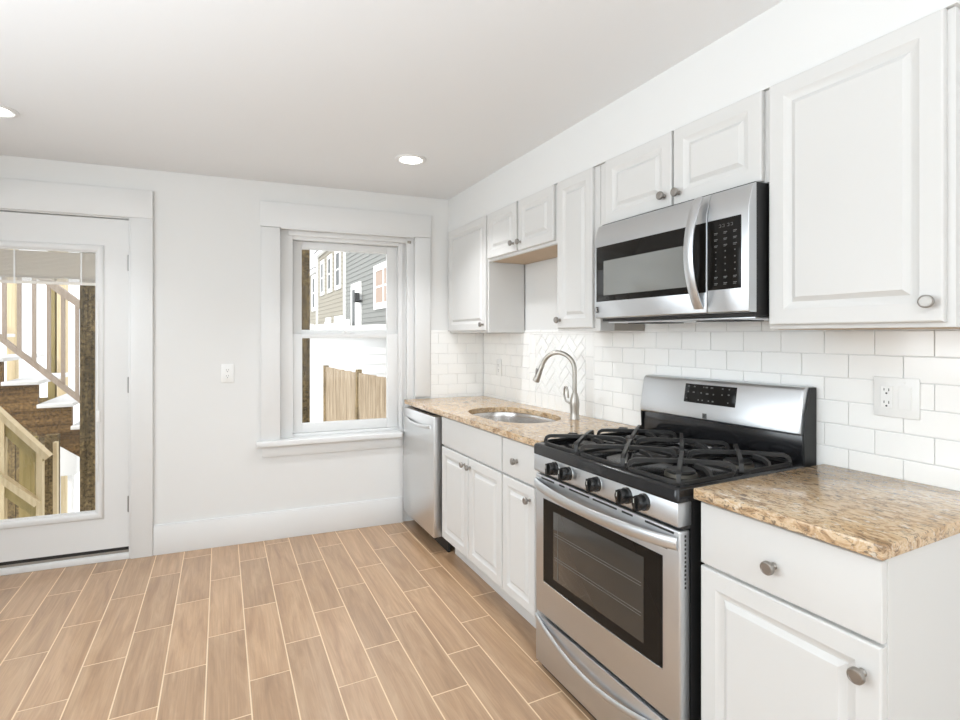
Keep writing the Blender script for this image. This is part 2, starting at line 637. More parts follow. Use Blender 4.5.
obj('blind_slider', MB().box(gr + 0.006, gr + 0.028, -0.006, 0.012, 0.86, 0.93).box(gr + 0.014, gr + 0.020, -0.006, 0.006, 0.5, 1.6), M_plate, d1, xf=BW, bevel=0.002)
obj('door_sweep', MB().box(dl, dr, -0.05, -0.010, 0.052, 0.071), M_rubber, d1, xf=BW, smooth=0)
for hz in (1.845, 1.083, 0.339):
    h = MB().lathe([(0.0065, -0.050), (0.0085, -0.048), (0.0085, 0.048), (0.0065, 0.05)], (DS1 - 0.001, -0.002, hz), (0, 0, 1), 10)
    obj('hinge', h, M_brass, d1, xf=BW)
struct('threshold_sill', MB().box(DS0, DS1, -0.10, 0.012, 0.0, 0.036), M_trim, xf=BW, bevel=0.003)
struct('door_frame', MB().box(DS0, DS1, -0.09, -0.012, 0.0365, 0.051), M_alu, xf=BW, smooth=0)

# ---- double-hung window
w1 = sroot('window_1', BW((-1.03, -0.05, WZ0)))
fr = MB()
FL, FR_, FB, FT = -1.424, -0.672, 0.70, 2.066
fr.box(WS0 + 0.001, FL, -0.13, -0.035, 0.679, WZ1 - 0.001).box(FR_, WS1 - 0.001, -0.13, -0.06, 0.679, WZ1 - 0.001)
fr.box(FL, FR_, -0.13, -0.05, FT, WZ1 - 0.001).box(FL, FR_, -0.13, -0.05, 0.679, FB)
fr.box(WS1 - 0.055, WS1 - 0.001, -0.06, -0.02, 0.679, WZ1 - 0.001).box(FL - 0.03, FR_ + 0.07, -0.05, -0.028, 2.09, WZ1 - 0.001)
fr.box(FR_ + 0.018, FR_ + 0.032, -0.06, -0.045, 0.679, WZ1 - 0.04)
obj('window_frame', fr, M_trim, w1, xf=BW, bevel=0.0025)
def sash(name, a, b, c, d, ga, gb_, gc, gd, o0, o1):
    s = MB()
    s.box(a, ga, o0, o1, c, d).box(gb_, b, o0, o1, c, d).box(ga, gb_, o0, o1, c, gc).box(ga, gb_, o0, o1, gd, d)
    q = obj(name, s, M_trim, w1, xf=BW, bevel=0.003)
    om = (o0 + o1) / 2
    obj('pane', MB().box(ga + 0.0005, gb_ - 0.0005, om - 0.002, om + 0.002, gc + 0.0005, gd - 0.0005), M_glass, q, xf=BW, smooth=0)
    return q
sash('lower_sash', FL + 0.002, FR_ - 0.002, FB + 0.002, 1.404, -1.360, -0.757, 0.768, 1.372, -0.093, -0.063)
up = sash('upper_sash', FL + 0.002, FR_ - 0.002, 1.388, FT - 0.002, -1.362, -0.752, 1.432, 2.010, -0.127, -0.097)
lk = MB().box(-1.09, -1.03, -0.092, -0.07, 1.405, 1.414).lathe([(0.012, 0), (0.012, 0.012)], (-1.06, -0.08, 1.414), (0, 0, 1), 12)
obj('sash_lock', lk, M_plate, w1, xf=BW, bevel=0.001)
obj('balance_clip', MB().box(-0.612, -0.585, -0.02, -0.012, 2.085, 2.105), M_alu, w1, xf=BW, bevel=0.002)

# ------------------------------------------------------------------ wall tile
TW, TH, TG = 0.1535, 0.0785, 0.0011
ZT = 1.409

def tile_poly(mb, poly, face, h=0.006, ch=0.0016):
    """a chamfered tile: poly in (u,z); face(u, depth, z) gives the point"""
    n = len(poly)
    cx = sum(p[0] for p in poly) / n
    cz = sum(p[1] for p in poly) / n
    ins = []
    for i in range(n):
        p0, p, p1 = poly[i - 1], poly[i], poly[(i + 1) % n]
        # inset each corner along its bisector
        e0 = Vector((p[0] - p0[0], p[1] - p0[1])).normalized()
        e1 = Vector((p1[0] - p[0], p1[1] - p[1])).normalized()
        n0, n1 = Vector((-e0.y, e0.x)), Vector((-e1.y, e1.x))
        b = n0 + n1
        if b.length < 1e-6:
            b = n0
        b = b / max(0.3, (1 + n0.dot(n1)))
        ins.append((p[0] + b.x * ch, p[1] + b.y * ch))
    rings = [[face(u, 0.0, z) for u, z in poly], [face(u, h - 0.0011, z) for u, z in poly], [face(u, h, z) for u, z in ins]]
    mb.loops(rings, False, True)


def clip(poly, a, b, c, d):
    def cut(ps, inside, inter):
        out = []
        for i in range(len(ps)):
            p, q = ps[i - 1], ps[i]
            if inside(q):
                if not inside(p):
                    out.append(inter(p, q))
                out.append(q)
            elif inside(p):
                out.append(inter(p, q))
        return out
    def lx(x):
        return lambda p, q: (x, p[1] + (q[1] - p[1]) * (x - p[0]) / (q[0] - p[0]))
    def lz(z):
        return lambda p, q: (p[0] + (q[0] - p[0]) * (z - p[1]) / (q[1] - p[1]), z)
    for ins, it in ((lambda p: p[0] > a, lx(a)), (lambda p: p[0] < b, lx(b)), (lambda p: p[1] > c, lz(c)), (lambda p: p[1] < d, lz(d))):
        poly = cut(poly, ins, it)
        if len(poly) < 3:
            return []
    # drop slivers
    out = []
    for p in poly:
        if not out or math.hypot(p[0] - out[-1][0], p[1] - out[-1][1]) > 0.002:
            out.append(p)
    if len(out) > 2 and math.hypot(out[0][0] - out[-1][0], out[0][1] - out[-1][1]) < 0.002:
        out.pop()
    area = sum(out[i - 1][0] * out[i][1] - out[i][0] * out[i - 1][1] for i in range(len(out))) / 2 if len(out) > 2 else 0
    return out if abs(area) > 8e-5 and len(out) > 2 else []


def brick(mb, u0, u1, z0, z1, phase, face):
    r = -3
    while True:
        zt = ZT - TH * r
        zb = zt - TH
        if zt < z0:
            break
        off = phase + (TW / 2 if r % 2 else 0)
        k = math.floor((u0 - off) / TW) - 1
        while off + TW * k < u1:
            a = off + TW * k
            q = clip([(a + TG, zb + TG), (a + TW - TG, zb + TG), (a + TW - TG, zt - TG), (a + TG, zt - TG)], u0, u1, z0, z1)
            if q:
                tile_poly(mb, q, face)
            k += 1
        r += 1


FACE_R = lambda u, d, z: (XW - 0.003 - d, u, z)
FACE_B = lambda u, d, z: (u, 0.003 + d, z)
PN0, PN1, PNZ = 2.28, 2.955, 1.398       # framed panel behind the tap
tl = MB()
brick(tl, 0.35, PN0, 0.90, 1.428, 0.902, FACE_R)
brick(tl, 1.07, 1.893, 1.428, 1.60, 0.902, FACE_R)
brick(tl, PN1, CY - 0.0095, 0.90, 1.428, 0.902, FACE_R)
brick(tl, PN0, PN1, PNZ, 1.428, 0.902, FACE_R)
struct('wall_tile', tl, M_tile, smooth=0)
pt = MB()
brd = 0.078
# upright border tiles, then herringbone on the diagonal inside
u = PN0
n = 9
w = (PN1 - PN0) / n
for i in range(n):
    tile_poly(pt, [(PN0 + w * i + TG, 0.90), (PN0 + w * (i + 1) - TG, 0.90), (PN0 + w * (i + 1) - TG, 1.02 - TG), (PN0 + w * i + TG, 1.02 - TG)], FACE_R)
for (a, b) in ((PN0, PN0 + brd), (PN1 - brd, PN1)):
    for (c, d) in ((1.02, 1.146), (1.146, 1.272), (1.272, PNZ)):
        tile_poly(pt, [(a + TG, c + TG), (b - TG, c + TG), (b - TG, d - TG), (a + TG, d - TG)], FACE_R)
ca, sa = math.cos(R(45)), math.sin(R(45))
ctr = ((PN0 + PN1) / 2, 1.21)
t = 0.052
for i in range(-18, 19):
    for j in range(-10, 11):
        ox, oy = i + 2 * j, i - 2 * j
        for (a, b, c, d) in ((0, 2, 0, 1), (0, 1, 1, 3)):
            g = TG / t
            q = [(ox + a + g, oy + c + g), (ox + b - g, oy + c + g), (ox + b - g, oy + d - g), (ox + a + g, oy + d - g)]
            q = [((x * ca - y * sa) * t + ctr[0], (x * sa + y * ca) * t + ctr[1]) for x, y in q]
            q = clip(q, PN0 + brd + TG, PN1 - brd - TG, 1.02 + TG, PNZ - TG)
            if q:
                tile_poly(pt, q, FACE_R)
struct('wall_tile_panel', pt, M_tile, smooth=0)['kind'] = 'structure'
bt = MB()
brick(bt, -0.438, -0.0095, 0.90, 1.432, -0.07, FACE_B)
struct('wall_tile_back', bt, M_tile, xf=BW, smooth=0)
struct('wall_grout', MB().box(XW - 0.0045, XW - 0.0005, 0.35, CY - 0.001, 0.88, 1.428).box(XW - 0.0045, XW - 0.0005, 1.07, 1.893, 1.428, 1.6), M_grout, smooth=0)
struct('wall_grout_back', MB().box(-0.440, -0.001, 0.0005, 0.0045, 0.88, 1.434), M_grout, xf=BW, smooth=0)

# ------------------------------------------------------------------ ceiling lights
def ceiling_light(x, y, label):
    t = thing('ceiling_light', label, 'light', (x, y, CH), 'recessed ceiling lights')
    r = MB().lathe([(0.092, -0.0005), (0.092, -0.004), (0.086, -0.008), (0.074, -0.009), (0.070, -0.006), (0.066, -0.0005)], (x, y, CH), (0, 0, 1), 40)
    obj('trim_ring', r, M_trim, t)
    obj('diffuser', MB().lathe([(0.064, -0.0045), (0.064, -0.007), (0.05, -0.0085), (0.0, -0.009)], (x, y, CH), (0, 0, 1), 40), M_lens, t)
    return t
ceiling_light(1.008, 2.925, 'round recessed ceiling light near the window and kitchen corner')
ceiling_light(-0.94, 3.14, 'recessed ceiling light above the glass door, cut off at the photo edge')

# ------------------------------------------------------------------ cabinets
def door_mb(y0, y1, z0, z1, xb, t=0.02, fw=0.050, flat=False):
    m = MB()
    x = xb
    if flat:
        prof = [(0, 0), (0, t - 0.004), (0.002, t - 0.0012), (0.006, t)]
    else:
        fw = min(fw, (y1 - y0) * 0.24, (z1 - z0) * 0.24)
        iw = min(0.018, (min(y1 - y0, z1 - z0) - 2 * fw) * 0.13)
        f2 = fw + iw
        prof = [(0, 0), (0, t - 0.005), (0.0015, t - 0.0018), (0.005, t), (fw - 0.002, t), (fw, t - 0.0010), (f2 - 0.001, t - 0.0105), (f2 + 0.002, t - 0.0108),
                (f2 + iw * 0.75, t - 0.0022), (f2 + iw * 0.75 + 0.003, t - 0.0004)]
    m.loops([rect_ring(y0, y1, z0, z1, i, x - d) for i, d in prof], True, True)
    return m


KNOBPROF = [(0.0, 0.0), (0.0085, 0.0), (0.0080, 0.002), (0.0055, 0.005), (0.0055, 0.014), (0.009, 0.017), (0.0150, 0.019), (0.0162, 0.021),
            (0.0162, 0.028), (0.0148, 0.0305), (0.0125, 0.0310), (0.0118, 0.0300), (0.0, 0.0300)]


def knob(parent, x, y, z, xf=None, k=1.0):
    obj('knob', MB().lathe([(r * k, h * k) for r, h in KNOBPROF], (x, y, z), (-1, 0, 0), 24), M_knob, parent, xf=xf, smooth=30)


XD = 1.560          # front face of the wall-cabinet doors
XB = 1.580          # their boxes
def wall_cab(name_label, y0, y1, z0, z1, doors, skew=False, under=None):
    t = thing('wall_cabinet', name_label, 'cabinet', (XW - 0.15, (y0 + y1) / 2, z0), 'white wall cabinets')
    b = MB()
    xw = XW - 0.0095 if z0 > 1.43 or True else XW
    if skew:
        b.prism([(XB, y0), (xw, y0), (xw, y1 - 0.012), (XB, y1 + 0.016)], z0, z1)
    else:
        b.box(XB, xw, y0, y1, z0, z1)
    obj('cabinet_body', b, M_cab, t, bevel=0.0012, seg=1)
    if under:
        obj('underside_panel', MB().box(XB + 0.018, xw - 0.002, y0 + 0.016, y1 - 0.016, z0 - 0.0016, z0 - 0.0002), under, t, smooth=0)
    for (a, c, d, e, ky, kz) in doors:
        dr_ = obj('door', door_mb(a, c, d, e, XB, XB - XD), M_cab, t, smooth=25)
        knob(dr_, XD, ky, kz)
    return t


ZTOP = 2.187
wall_cab('corner wall cabinet beside the window wall, one door with the knob low right', 3.017, 3.646, 1.411, ZTOP,
         [(3.027, 3.656, 1.424, ZTOP, 3.062, 1.465)], skew=True)
wall_cab('short two-door wall cabinet over the open space above the sink', 2.236, 3.015, 1.876, ZTOP,
         [(2.633, 3.007, 1.893, ZTOP, 2.664, 1.942), (2.252, 2.612, 1.893, ZTOP, 2.582, 1.938)], under=M_ply)
tc = wall_cab('tall narrow wall cabinet to the left of the microwave', 1.897, 2.234, 1.414, ZTOP,
              [(1.933, 2.216, 1.429, ZTOP, 2.19, 1.472)])
obj('side_panel', MB().box(1.664, XW - 0.011, 1.8948, 1.8965, 1.416, 1.47), M_rawgrey, tc, smooth=0)
wall_cab('two-door wall cabinet directly above the microwave', 1.068, 1.894, 1.888, ZTOP,
         [(1.456, 1.843, 1.896, ZTOP, 1.490, 1.941), (1.082, 1.446, 1.893, ZTOP, 1.418, 1.937)])
wall_cab('large single-door wall cabinet to the right of the microwave, above the tile', 0.596, 1.066, 1.414, ZTOP,
         [(0.612, 1.058, 1.427, ZTOP, 0.637, 1.477)], under=M_ply)

# --- base cabinets
XF = 1.240           # door fronts
XFB = 1.260          # carcass fronts
XKICK = 1.335
ZU = 0.886           # underside of the worktop (before the slope)
XBK = XW - 0.012

# dishwasher
dw = thing('dishwasher', 'stainless steel dishwasher under the worktop end by the window', 'dishwasher', (1.5, 3.39, 0))
Y0, Y1 = 3.046, 3.628
b = MB().prism([(1.262, Y0), (XBK, Y0), (XBK, Y1 - 0.03), (1.262, Y1 + 0.028)], 0.10, 0.872)
obj('tub', b, M_blackmat, dw, xf=warp, smooth=0)
p = MB().prism([(1.205, Y0 + 0.008), (1.260, Y0 + 0.008), (1.260, Y1 + 0.034), (1.205, Y1 + 0.040)], 0.098, 0.866)
pd = obj('door_panel', p, M_steelv, dw, xf=warp, bevel=0.004, seg=3)
hb = MB()
hy0, hy1 = 3.11, 3.585
hp = []
for i in range(17):
    f = i / 16
    yy = hy0 + (hy1 - hy0) * f
    hp.append((1.203 - 0.022 * math.sin(math.pi * f) ** 0.6, yy, 0.795 - 0.012 * math.sin(math.pi * f)))
hb.tube(hp, [(0.012, 0.008)] * 17, 8, up=(0, 0, 1))
obj('handle', hb, M_steelv, pd, xf=warp)
obj('toe_kick', MB().prism([(1.300, Y0), (1.315, Y0), (1.315, Y1 + 0.02), (1.300, Y1 + 0.022)], 0.002, 0.098), M_blackmat, dw, smooth=0)


def base_body(t, y0, y1, hollow=False):
    b = MB()
    if hollow:
        b.box(XFB, XBK, y0, y0 + 0.016, 0.112, ZU - 0.001).box(XFB, XBK, y1 - 0.016, y1, 0.112, ZU - 0.001)
        b.box(XFB, XBK, y0 + 0.016, y1 - 0.016, 0.112, 0.13).box(XBK - 0.008, XBK, y0 + 0.016, y1 - 0.016, 0.13, ZU - 0.001)
        b.box(XFB, XFB + 0.018, y0 + 0.016, y1 - 0.016, 0.13, ZU - 0.001)
    else:
        b.box(XFB, XBK, y0, y1, 0.112, ZU - 0.001)
    obj('cabinet_body', b, M_cab, t, xf=warp, bevel=0.001, seg=1)
    obj('toe_kick', MB().box(XKICK, XKICK + 0.016, y0, y1, 0.001, 0.112), M_cab, t, xf=warp, smooth=0)


sk = thing('base_cabinet', 'white two-door sink cabinet between dishwasher and drawer cabinet', 'cabinet', (1.55, 2.62, 0), 'white base cabinets')
base_body(sk, 2.232, 3.016, True)
obj('false_front', door_mb(2.236, 3.010, 0.700, 0.874, XFB, 0.02, flat=True), M_cab, sk, xf=warp, smooth=25)
d_ = obj('door', door_mb(2.627, 3.008, 0.119, 0.690, XFB, 0.02), M_cab, sk, xf=warp, smooth=25)
knob(d_, XF, 2.662, 0.645, warp)
d_ = obj('door', door_mb(2.236, 2.619, 0.119, 0.690, XFB, 0.02), M_cab, sk, xf=warp, smooth=25)
knob(d_, XF, 2.590, 0.645, warp)

nc = thing('base_cabinet', 'narrow white base cabinet with drawer and door, left of the range', 'cabinet', (1.55, 2.04, 0), 'white base cabinets')
base_body(nc, 1.862, 2.231)
w_ = obj('drawer', door_mb(1.868, 2.226, 0.700, 0.874, XFB, 0.02, flat=True), M_cab, nc, xf=warp, smooth=25)
knob(w_, XF, 2.084, 0.783, warp)
d_ = obj('door', door_mb(1.935, 2.226, 0.119, 0.690, XFB, 0.02, 0.045), M_cab, nc, xf=warp, smooth=25)
knob(d_, XF, 1.972, 0.630, warp)

rc = thing('base_cabinet', 'white base cabinet with drawer and door, right of the range in the foreground', 'cabinet', (1.55, 0.82, 0), 'white base cabinets')
base_body(rc, 0.587, 1.052)
w_ = obj('drawer', door_mb(0.590, 1.049, 0.703, 0.877, XFB, 0.02, flat=True), M_cab, rc, xf=warp, smooth=25)
knob(w_, XF, 0.827, 0.777, warp, 1.05)
d_ = obj('door', door_mb(0.590, 1.049, 0.119, 0.694, XFB, 0.02, 0.052), M_cab, rc, xf=warp, smooth=25)
knob(d_, XF, 0.626, 0.625, warp, 1.05)

# --- worktops
def slab(name, label, poly, z0, z1, hole=None):
    m = MB()
    if hole is None:
        m.prism(poly, z0, z1)
    else:
        cx = sum(p[0] for p in hole) / len(hole)
        cy = sum(p[1] for p in hole) / len(hole)
        angs = [math.atan2(p[1] - cy, p[0] - cx) for p in hole]
        n = len(hole)
        # nudge the nearest spokes onto the slab corners
        outer = []
        for a in angs:
            dx, dy = math.cos(a), math.sin(a)
            best = 9
            for i in range(len(poly)):
                p, q = poly[i], poly[(i + 1) % len(poly)]
                ex, ey = q[0] - p[0], q[1] - p[1]
                den = dx * ey - dy * ex
                if abs(den) < 1e-9:
                    continue
                tt = ((p[0] - cx) * ey - (p[1] - cy) * ex) / den
                uu = ((p[0] - cx) * dy - (p[1] - cy) * dx) / den
                if tt > 0 and -1e-6 <= uu <= 1 + 1e-6:
                    best = min(best, tt)
            outer.append((cx + dx * best, cy + dy * best))
        for c in poly:
            i = min(range(n), key=lambda k: abs((math.atan2(c[1] - cy, c[0] - cx) - angs[k] + math.pi) % (2 * math.pi) - math.pi))
            outer[i] = c
        rings = [[(p[0], p[1], z0) for p in hole], [(p[0], p[1], z0) for p in outer], [(p[0], p[1], z0 + 0.003) for p in outer],
                 [(p[0], p[1], z1 - 0.003) for p in outer],
                 [(p[0], p[1], z1) for p in outer], [(p[0], p[1], z1) for p in hole], [(p[0], p[1], z0) for p in hole]]
        m.loops(rings, False, False)
    o = obj(name, m, M_granite, xf=warp, bevel=0.003 if hole is None else 0.0, smooth=30)
    return tag(o, label, 'countertop')


SCX, SCY, SA, SB, SN = 1.527, 2.62, 0.212, 0.345, 2.5
def sup(a, b, n=72):
    out = []
    for i in range(n):
        th = 2 * math.pi * i / n
        c, s = math.cos(th), math.sin(th)
        out.append((SCX + a * abs(c) ** (2 / SN) * (1 if c >= 0 else -1), SCY + b * abs(s) ** (2 / SN) * (1 if s >= 0 else -1)))
    return out


slab('countertop', 'long speckled granite worktop with the sink, from window wall to range',
     [(1.219, 1.857), (XW - 0.011, 1.857), (XW - 0.011, CY - 0.024), (1.219, CY + 0.0355)], ZU, 0.916, sup(SA, SB))
slab('countertop', 'short tan granite worktop right of the range in the foreground',
     [(1.219, 0.577), (XW - 0.011, 0.577), (XW - 0.011, 1.056), (1.219, 1.056)], ZU + 0.001, 0.918)

# --- sink
sn = thing('sink', 'oval stainless undermount sink set in the long granite worktop', 'sink', (SCX, SCY, 0.70))
rings = []
for (da, z_) in ((0.016, ZU - 0.0002), (0.006, ZU - 0.0004), (0.004, ZU - 0.004), (0.0, ZU - 0.03), (-0.006, 0.76), (-0.016, 0.725), (-0.034, 0.708), (-0.06, 0.702), (-0.16, 0.699)):
    rings.append([(x, y, z_) for x, y in sup(SA + da, SB + da)])
obj('bowl', MB().loops(rings, False, True), M_sink, sn, xf=warp, recalc=False, smooth=60)
obj('drain', MB().lathe([(0.045, 0.0), (0.045, 0.003), (0.038, 0.004), (0.034, 0.001), (0.0, 0.001)], (SCX, SCY, 0.7005), (0, 0, 1), 28), M_chrome, sn, xf=warp)

# --- faucet
fx, fy, fz = 1.735, 2.298, 0.9166 + K * (CY - 2.298)
dirx, diry = -0.54, 0.84
fc = thing('faucet', 'brushed nickel gooseneck pull-down faucet standing behind the sink', 'faucet', (fx, fy, fz))
obj('base', MB().lathe([(0.0, 0), (0.027, 0), (0.027, 0.004), (0.0245, 0.008), (0.0235, 0.04), (0.0250, 0.062), (0.0265, 0.085), (0.0245, 0.105), (0.019, 0.128), (0.0145, 0.142), (0.0, 0.142)],
                       (fx, fy, fz), (0, 0, 1), 28), M_nickel, fc)
RAD = 0.098
path = [(fx, fy, fz + 0.13 + 0.0185 * i) for i in range(8)]
z0 = fz + 0.264
for i in range(1, 17):
    a = math.pi * i / 16 * 0.90
    rr = RAD * (1 - math.cos(a))
    path.append((fx + dirx * rr, fy + diry * rr, z0 + RAD * math.sin(a)))
ex, ey, ez = path[-1]
tx, ty, tz = [path[-1][k] - path[-2][k] for k in range(3)]
ln = math.sqrt(tx * tx + ty * ty + tz * tz)
tx, ty, tz = tx / ln, ty / ln, tz / ln
path.append((ex + tx * 0.01, ey + ty * 0.01, ez + tz * 0.01))
obj('neck', MB().tube(path, 0.0125, 16), M_nickel, fc, smooth=60)
sx, sy, sz = path[-1]
sp = obj('spray_head', MB().lathe([(0.0, -0.004), (0.0135, -0.004), (0.0142, 0.0), (0.0150, 0.03), (0.0185, 0.07), (0.0205, 0.092), (0.0200, 0.097), (0.016, 0.099), (0.0, 0.099)], (sx, sy, sz), (tx, ty, tz), 24), M_nickel, fc)
bx, by, bz = sx + tx * 0.04 - 0.016, sy + ty * 0.04 + 0.004, sz + tz * 0.04
obj('spray_button', MB().tube([(bx, by, bz + 0.022), (bx - 0.003, by, bz), (bx - 0.005, by, bz - 0.028)], [(0.006, 0.004), (0.008, 0.005), (0.006, 0.004)], 10), M_knob, sp)
lp = []
for i in range(15):
    a = -0.5 * math.pi + 2 * math.pi * i / 14 * 0.82
    lp.append((fx - 0.030 - 0.010 * math.sin(a * 0.5 + 0.8), fy + 0.028 + 0.018 * math.cos(a), fz + 0.135 + 0.042 * math.sin(a)))
obj('handle', MB().tube([(fx - 0.012, fy + 0.006, fz + 0.075), (fx - 0.024, fy + 0.016, fz + 0.086)] + lp, 0.0052, 10), M_nickel, fc, smooth=60)

# ------------------------------------------------------------------ microwave
mw = thing('microwave', 'stainless steel over-the-range microwave with black glass door', 'microwave', (1.67, 1.44, 1.455))
MX, MY0, MY1, MZ0, MZ1 = 1.485, 1.072, 1.822, 1.468, 1.872
obj('case', MB().box(MX + 0.038, XW - 0.012, MY0 + 0.004, MY1 - 0.006, MZ0 - 0.012, 1.886), M_blackmat, mw, bevel=0.002)
# bowed front: profile in (x,z), the top leans back
prof = [(MX + 0.038, MZ0), (MX + 0.004, MZ0), (MX, MZ0 + 0.004), (MX, 1.79), (MX + 0.003, 1.815), (MX + 0.018, 1.868), (MX + 0.024, 1.876), (MX + 0.038, 1.883)]
def front(y0, y1):
    m = MB()
    m.loops([[(x, y0, z) for x, z in prof], [(x, y1, z) for x, z in prof]], True, True)
    return m
YS = 1.229
dp = obj('door', front(YS + 0.0012, MY1), M_steel, mw, bevel=0.0012, seg=1)
cp = obj('control_panel', front(MY0, YS - 0.0012), M_steel, mw, bevel=0.0012, seg=1)
obj('window_surround', MB().box(MX - 0.0015, MX + 0.01, YS + 0.003, MY1 - 0.012, 1.540, 1.781), M_glassblk, dp, bevel=0.003)
obj('window', MB().box(MX - 0.0022, MX - 0.0010, YS + 0.075, MY1 - 0.062, 1.566, 1.715), M_mwwin, dp, smooth=0)
hp = []
for i in range(21):
    f = i / 20
    s = math.sin(math.pi * f)
    hp.append((MX - 0.004 - 0.052 * s ** 0.8, YS + 0.030 + 0.0 * s, 1.487 + (1.868 - 1.487) * f))
obj('handle', MB().tube(hp, [(0.006, 0.020)] * 21, 10, up=(-1, 0, 0)), M_steel, dp, smooth=50)
kp = obj('keypad', MB().box(MX - 0.0015, MX + 0.01, MY0 + 0.025, YS - 0.002, 1.545, 1.782), M_glassblk, cp, bevel=0.004, seg=3)
mk = MB()
for r in range(9):
    for c in range(3):
        yy = 1.192 - 0.036 * c
        zz_ = 1.735 - 0.021 * r
        if r in (3, 4, 5, 6):
            mk.box(MX - 0.0022, MX - 0.0012, yy - 0.0018, yy + 0.0018, zz_ - 0.002, zz_ + 0.002)
        else:
            mk.box(MX - 0.0022, MX - 0.0012, yy - 0.007, yy + 0.006, zz_ - 0.0012, zz_ + 0.0012)
            mk.box(MX - 0.0022, MX - 0.0012, yy - 0.004, yy + 0.006, zz_ - 0.0052, zz_ - 0.0036)
obj('lettering', mk, M_markdim, kp, smooth=0)
dg = MB()
for k_, yy in enumerate((1.176, 1.163, 1.145, 1.132)):
    dg.box(MX - 0.0022, MX - 0.0012, yy - 0.0035, yy + 0.0035, 1.752, 1.7532).box(MX - 0.0022, MX - 0.0012, yy - 0.0035, yy + 0.0035, 1.7605, 1.7615)
    dg.box(MX - 0.0022, MX - 0.0012, yy - 0.0040, yy - 0.0028, 1.752, 1.7615)
obj('display_digits', dg, M_markdim, kp, smooth=0)
bd_ = obj('badge', MB().box(MX - 0.0012, MX + 0.004, 1.798, 1.812, 1.494, 1.518), M_glassblk, dp, smooth=0)
obj('badge_mark', MB().prism([(1.809, 1.497), (1.806, 1.497), (1.806, 1.515), (1.809, 1.515)], MX - 0.002, MX - 0.0011, 'x')
    .prism([(1.805, 1.506), (1.8005, 1.514), (1.803, 1.515), (1.806, 1.509)], MX - 0.002, MX - 0.0011, 'x')
    .prism([(1.805, 1.507), (1.8005, 1.498), (1.803, 1.497), (1.806, 1.503)], MX - 0.002, MX - 0.0011, 'x'), M_mark, bd_, smooth=0)
ug = MB()
ug.box(MX + 0.06, XW - 0.03, MY0 + 0.02, MY1 - 0.02, MZ0 - 0.020, MZ0 - 0.0125)
obj('underside_tray', ug, M_steel, mw, bevel=0.002)
for yy in (1.20, 1.56):
    obj('filter_grille', MB().box(MX + 0.10, MX + 0.26, yy, yy + 0.16, MZ0 - 0.0235, MZ0 - 0.0205), M_blackmat, mw, smooth=0)

# ------------------------------------------------------------------ range
rg = thing('range', 'stainless steel freestanding gas range with black cooktop', 'range', (1.52, 1.46, 0))
RY0, RY1 = 1.076, 1.848
RX = 1.190
w_ = warp
obj('body', MB().box(RX + 0.045, XW - 0.025, RY0 + 0.003, RY1 - 0.003, 0.035, 0.872), M_blackmat, rg, xf=w_, smooth=0)
for (lx, ly) in ((RX + 0.08, RY0 + 0.05), (RX + 0.08, RY1 - 0.05), (XW - 0.08, RY0 + 0.05), (XW - 0.08, RY1 - 0.05)):
    obj('leg', MB().lathe([(0.018, 0.0), (0.018, 0.008), (0.01, 0.012), (0.01, 0.036)], (lx, ly, 0.0), (0, 0, 1), 14), M_blackmat, rg)
# cooktop: black tray with a raised rim and a well
ct = MB()
def rr(x0, x1, y0, y1, r, z, n=5):
    out = []
    for (cx, cy, a0) in ((x1 - r, y1 - r, 0), (x0 + r, y1 - r, 90), (x0 + r, y0 + r, 180), (x1 - r, y0 + r, 270)):
        for i in range(n + 1):
            a = R(a0 + 90 * i / n)
            out.append((cx + r * math.cos(a), cy + r * math.sin(a), z))
    return out
CX0, CX1 = RX - 0.012, 1.785
ct.loops([rr(CX0, CX1, RY0, RY1, 0.012, 0.873), rr(CX0, CX1, RY0, RY1, 0.012, 0.908), rr(CX0 + 0.004, CX1, RY0 + 0.004, RY1 - 0.004, 0.012, 0.914),
          rr(CX0 + 0.012, CX1 - 0.004, RY0 + 0.012, RY1 - 0.012, 0.012, 0.917), rr(CX0 + 0.034, CX1 - 0.01, RY0 + 0.026, RY1 - 0.026, 0.02, 0.915),
          rr(CX0 + 0.046, CX1 - 0.02, RY0 + 0.038, RY1 - 0.038, 0.03, 0.903)], True, True)
obj('cooktop', ct, M_black, rg, xf=w_, smooth=50)
# control strip under the cooktop, leaning slightly
cs = MB().prism([(RX - 0.008, 0.872), (RX + 0.05, 0.872), (RX + 0.05, 0.800), (RX - 0.004, 0.800), (RX - 0.010, 0.806)], RY0 + 0.002, RY1 - 0.002, 'y')
cs_o = obj('control_panel', cs, M_steel, rg, xf=w_, bevel=0.004, seg=2)
for yk in (1.703, 1.616, 1.451, 1.299, 1.222):
    yk -= 0.012
    o_ = (RX - 0.0105, yk, 0.8405)
    k_ = MB().lathe([(0.0, 0.0), (0.0262, 0.0), (0.0262, 0.006), (0.0238, 0.009), (0.0228, 0.028), (0.0190, 0.034), (0.0, 0.035)], o_, (-1, 0, 0.06), 24)
    k_.box(o_[0] - 0.042, o_[0] - 0.010, yk - 0.0055, yk + 0.0055, o_[2] - 0.0225, o_[2] + 0.0225)
    kn = obj('knob', k_, M_knobblk, rg, xf=w_, smooth=30)
    obj('knob_ring', MB().lathe([(0.0, 0.0005), (0.0285, 0.0005), (0.0285, -0.002), (0.0, -0.002)], o_, (-1, 0, 0.06), 28), M_chrome, kn, xf=w_)
    obj('pointer', MB().box(o_[0] - 0.0432, o_[0] - 0.041, yk - 0.001, yk + 0.001, o_[2] + 0.004, o_[2] + 0.017), M_mark, kn, xf=w_, smooth=0)
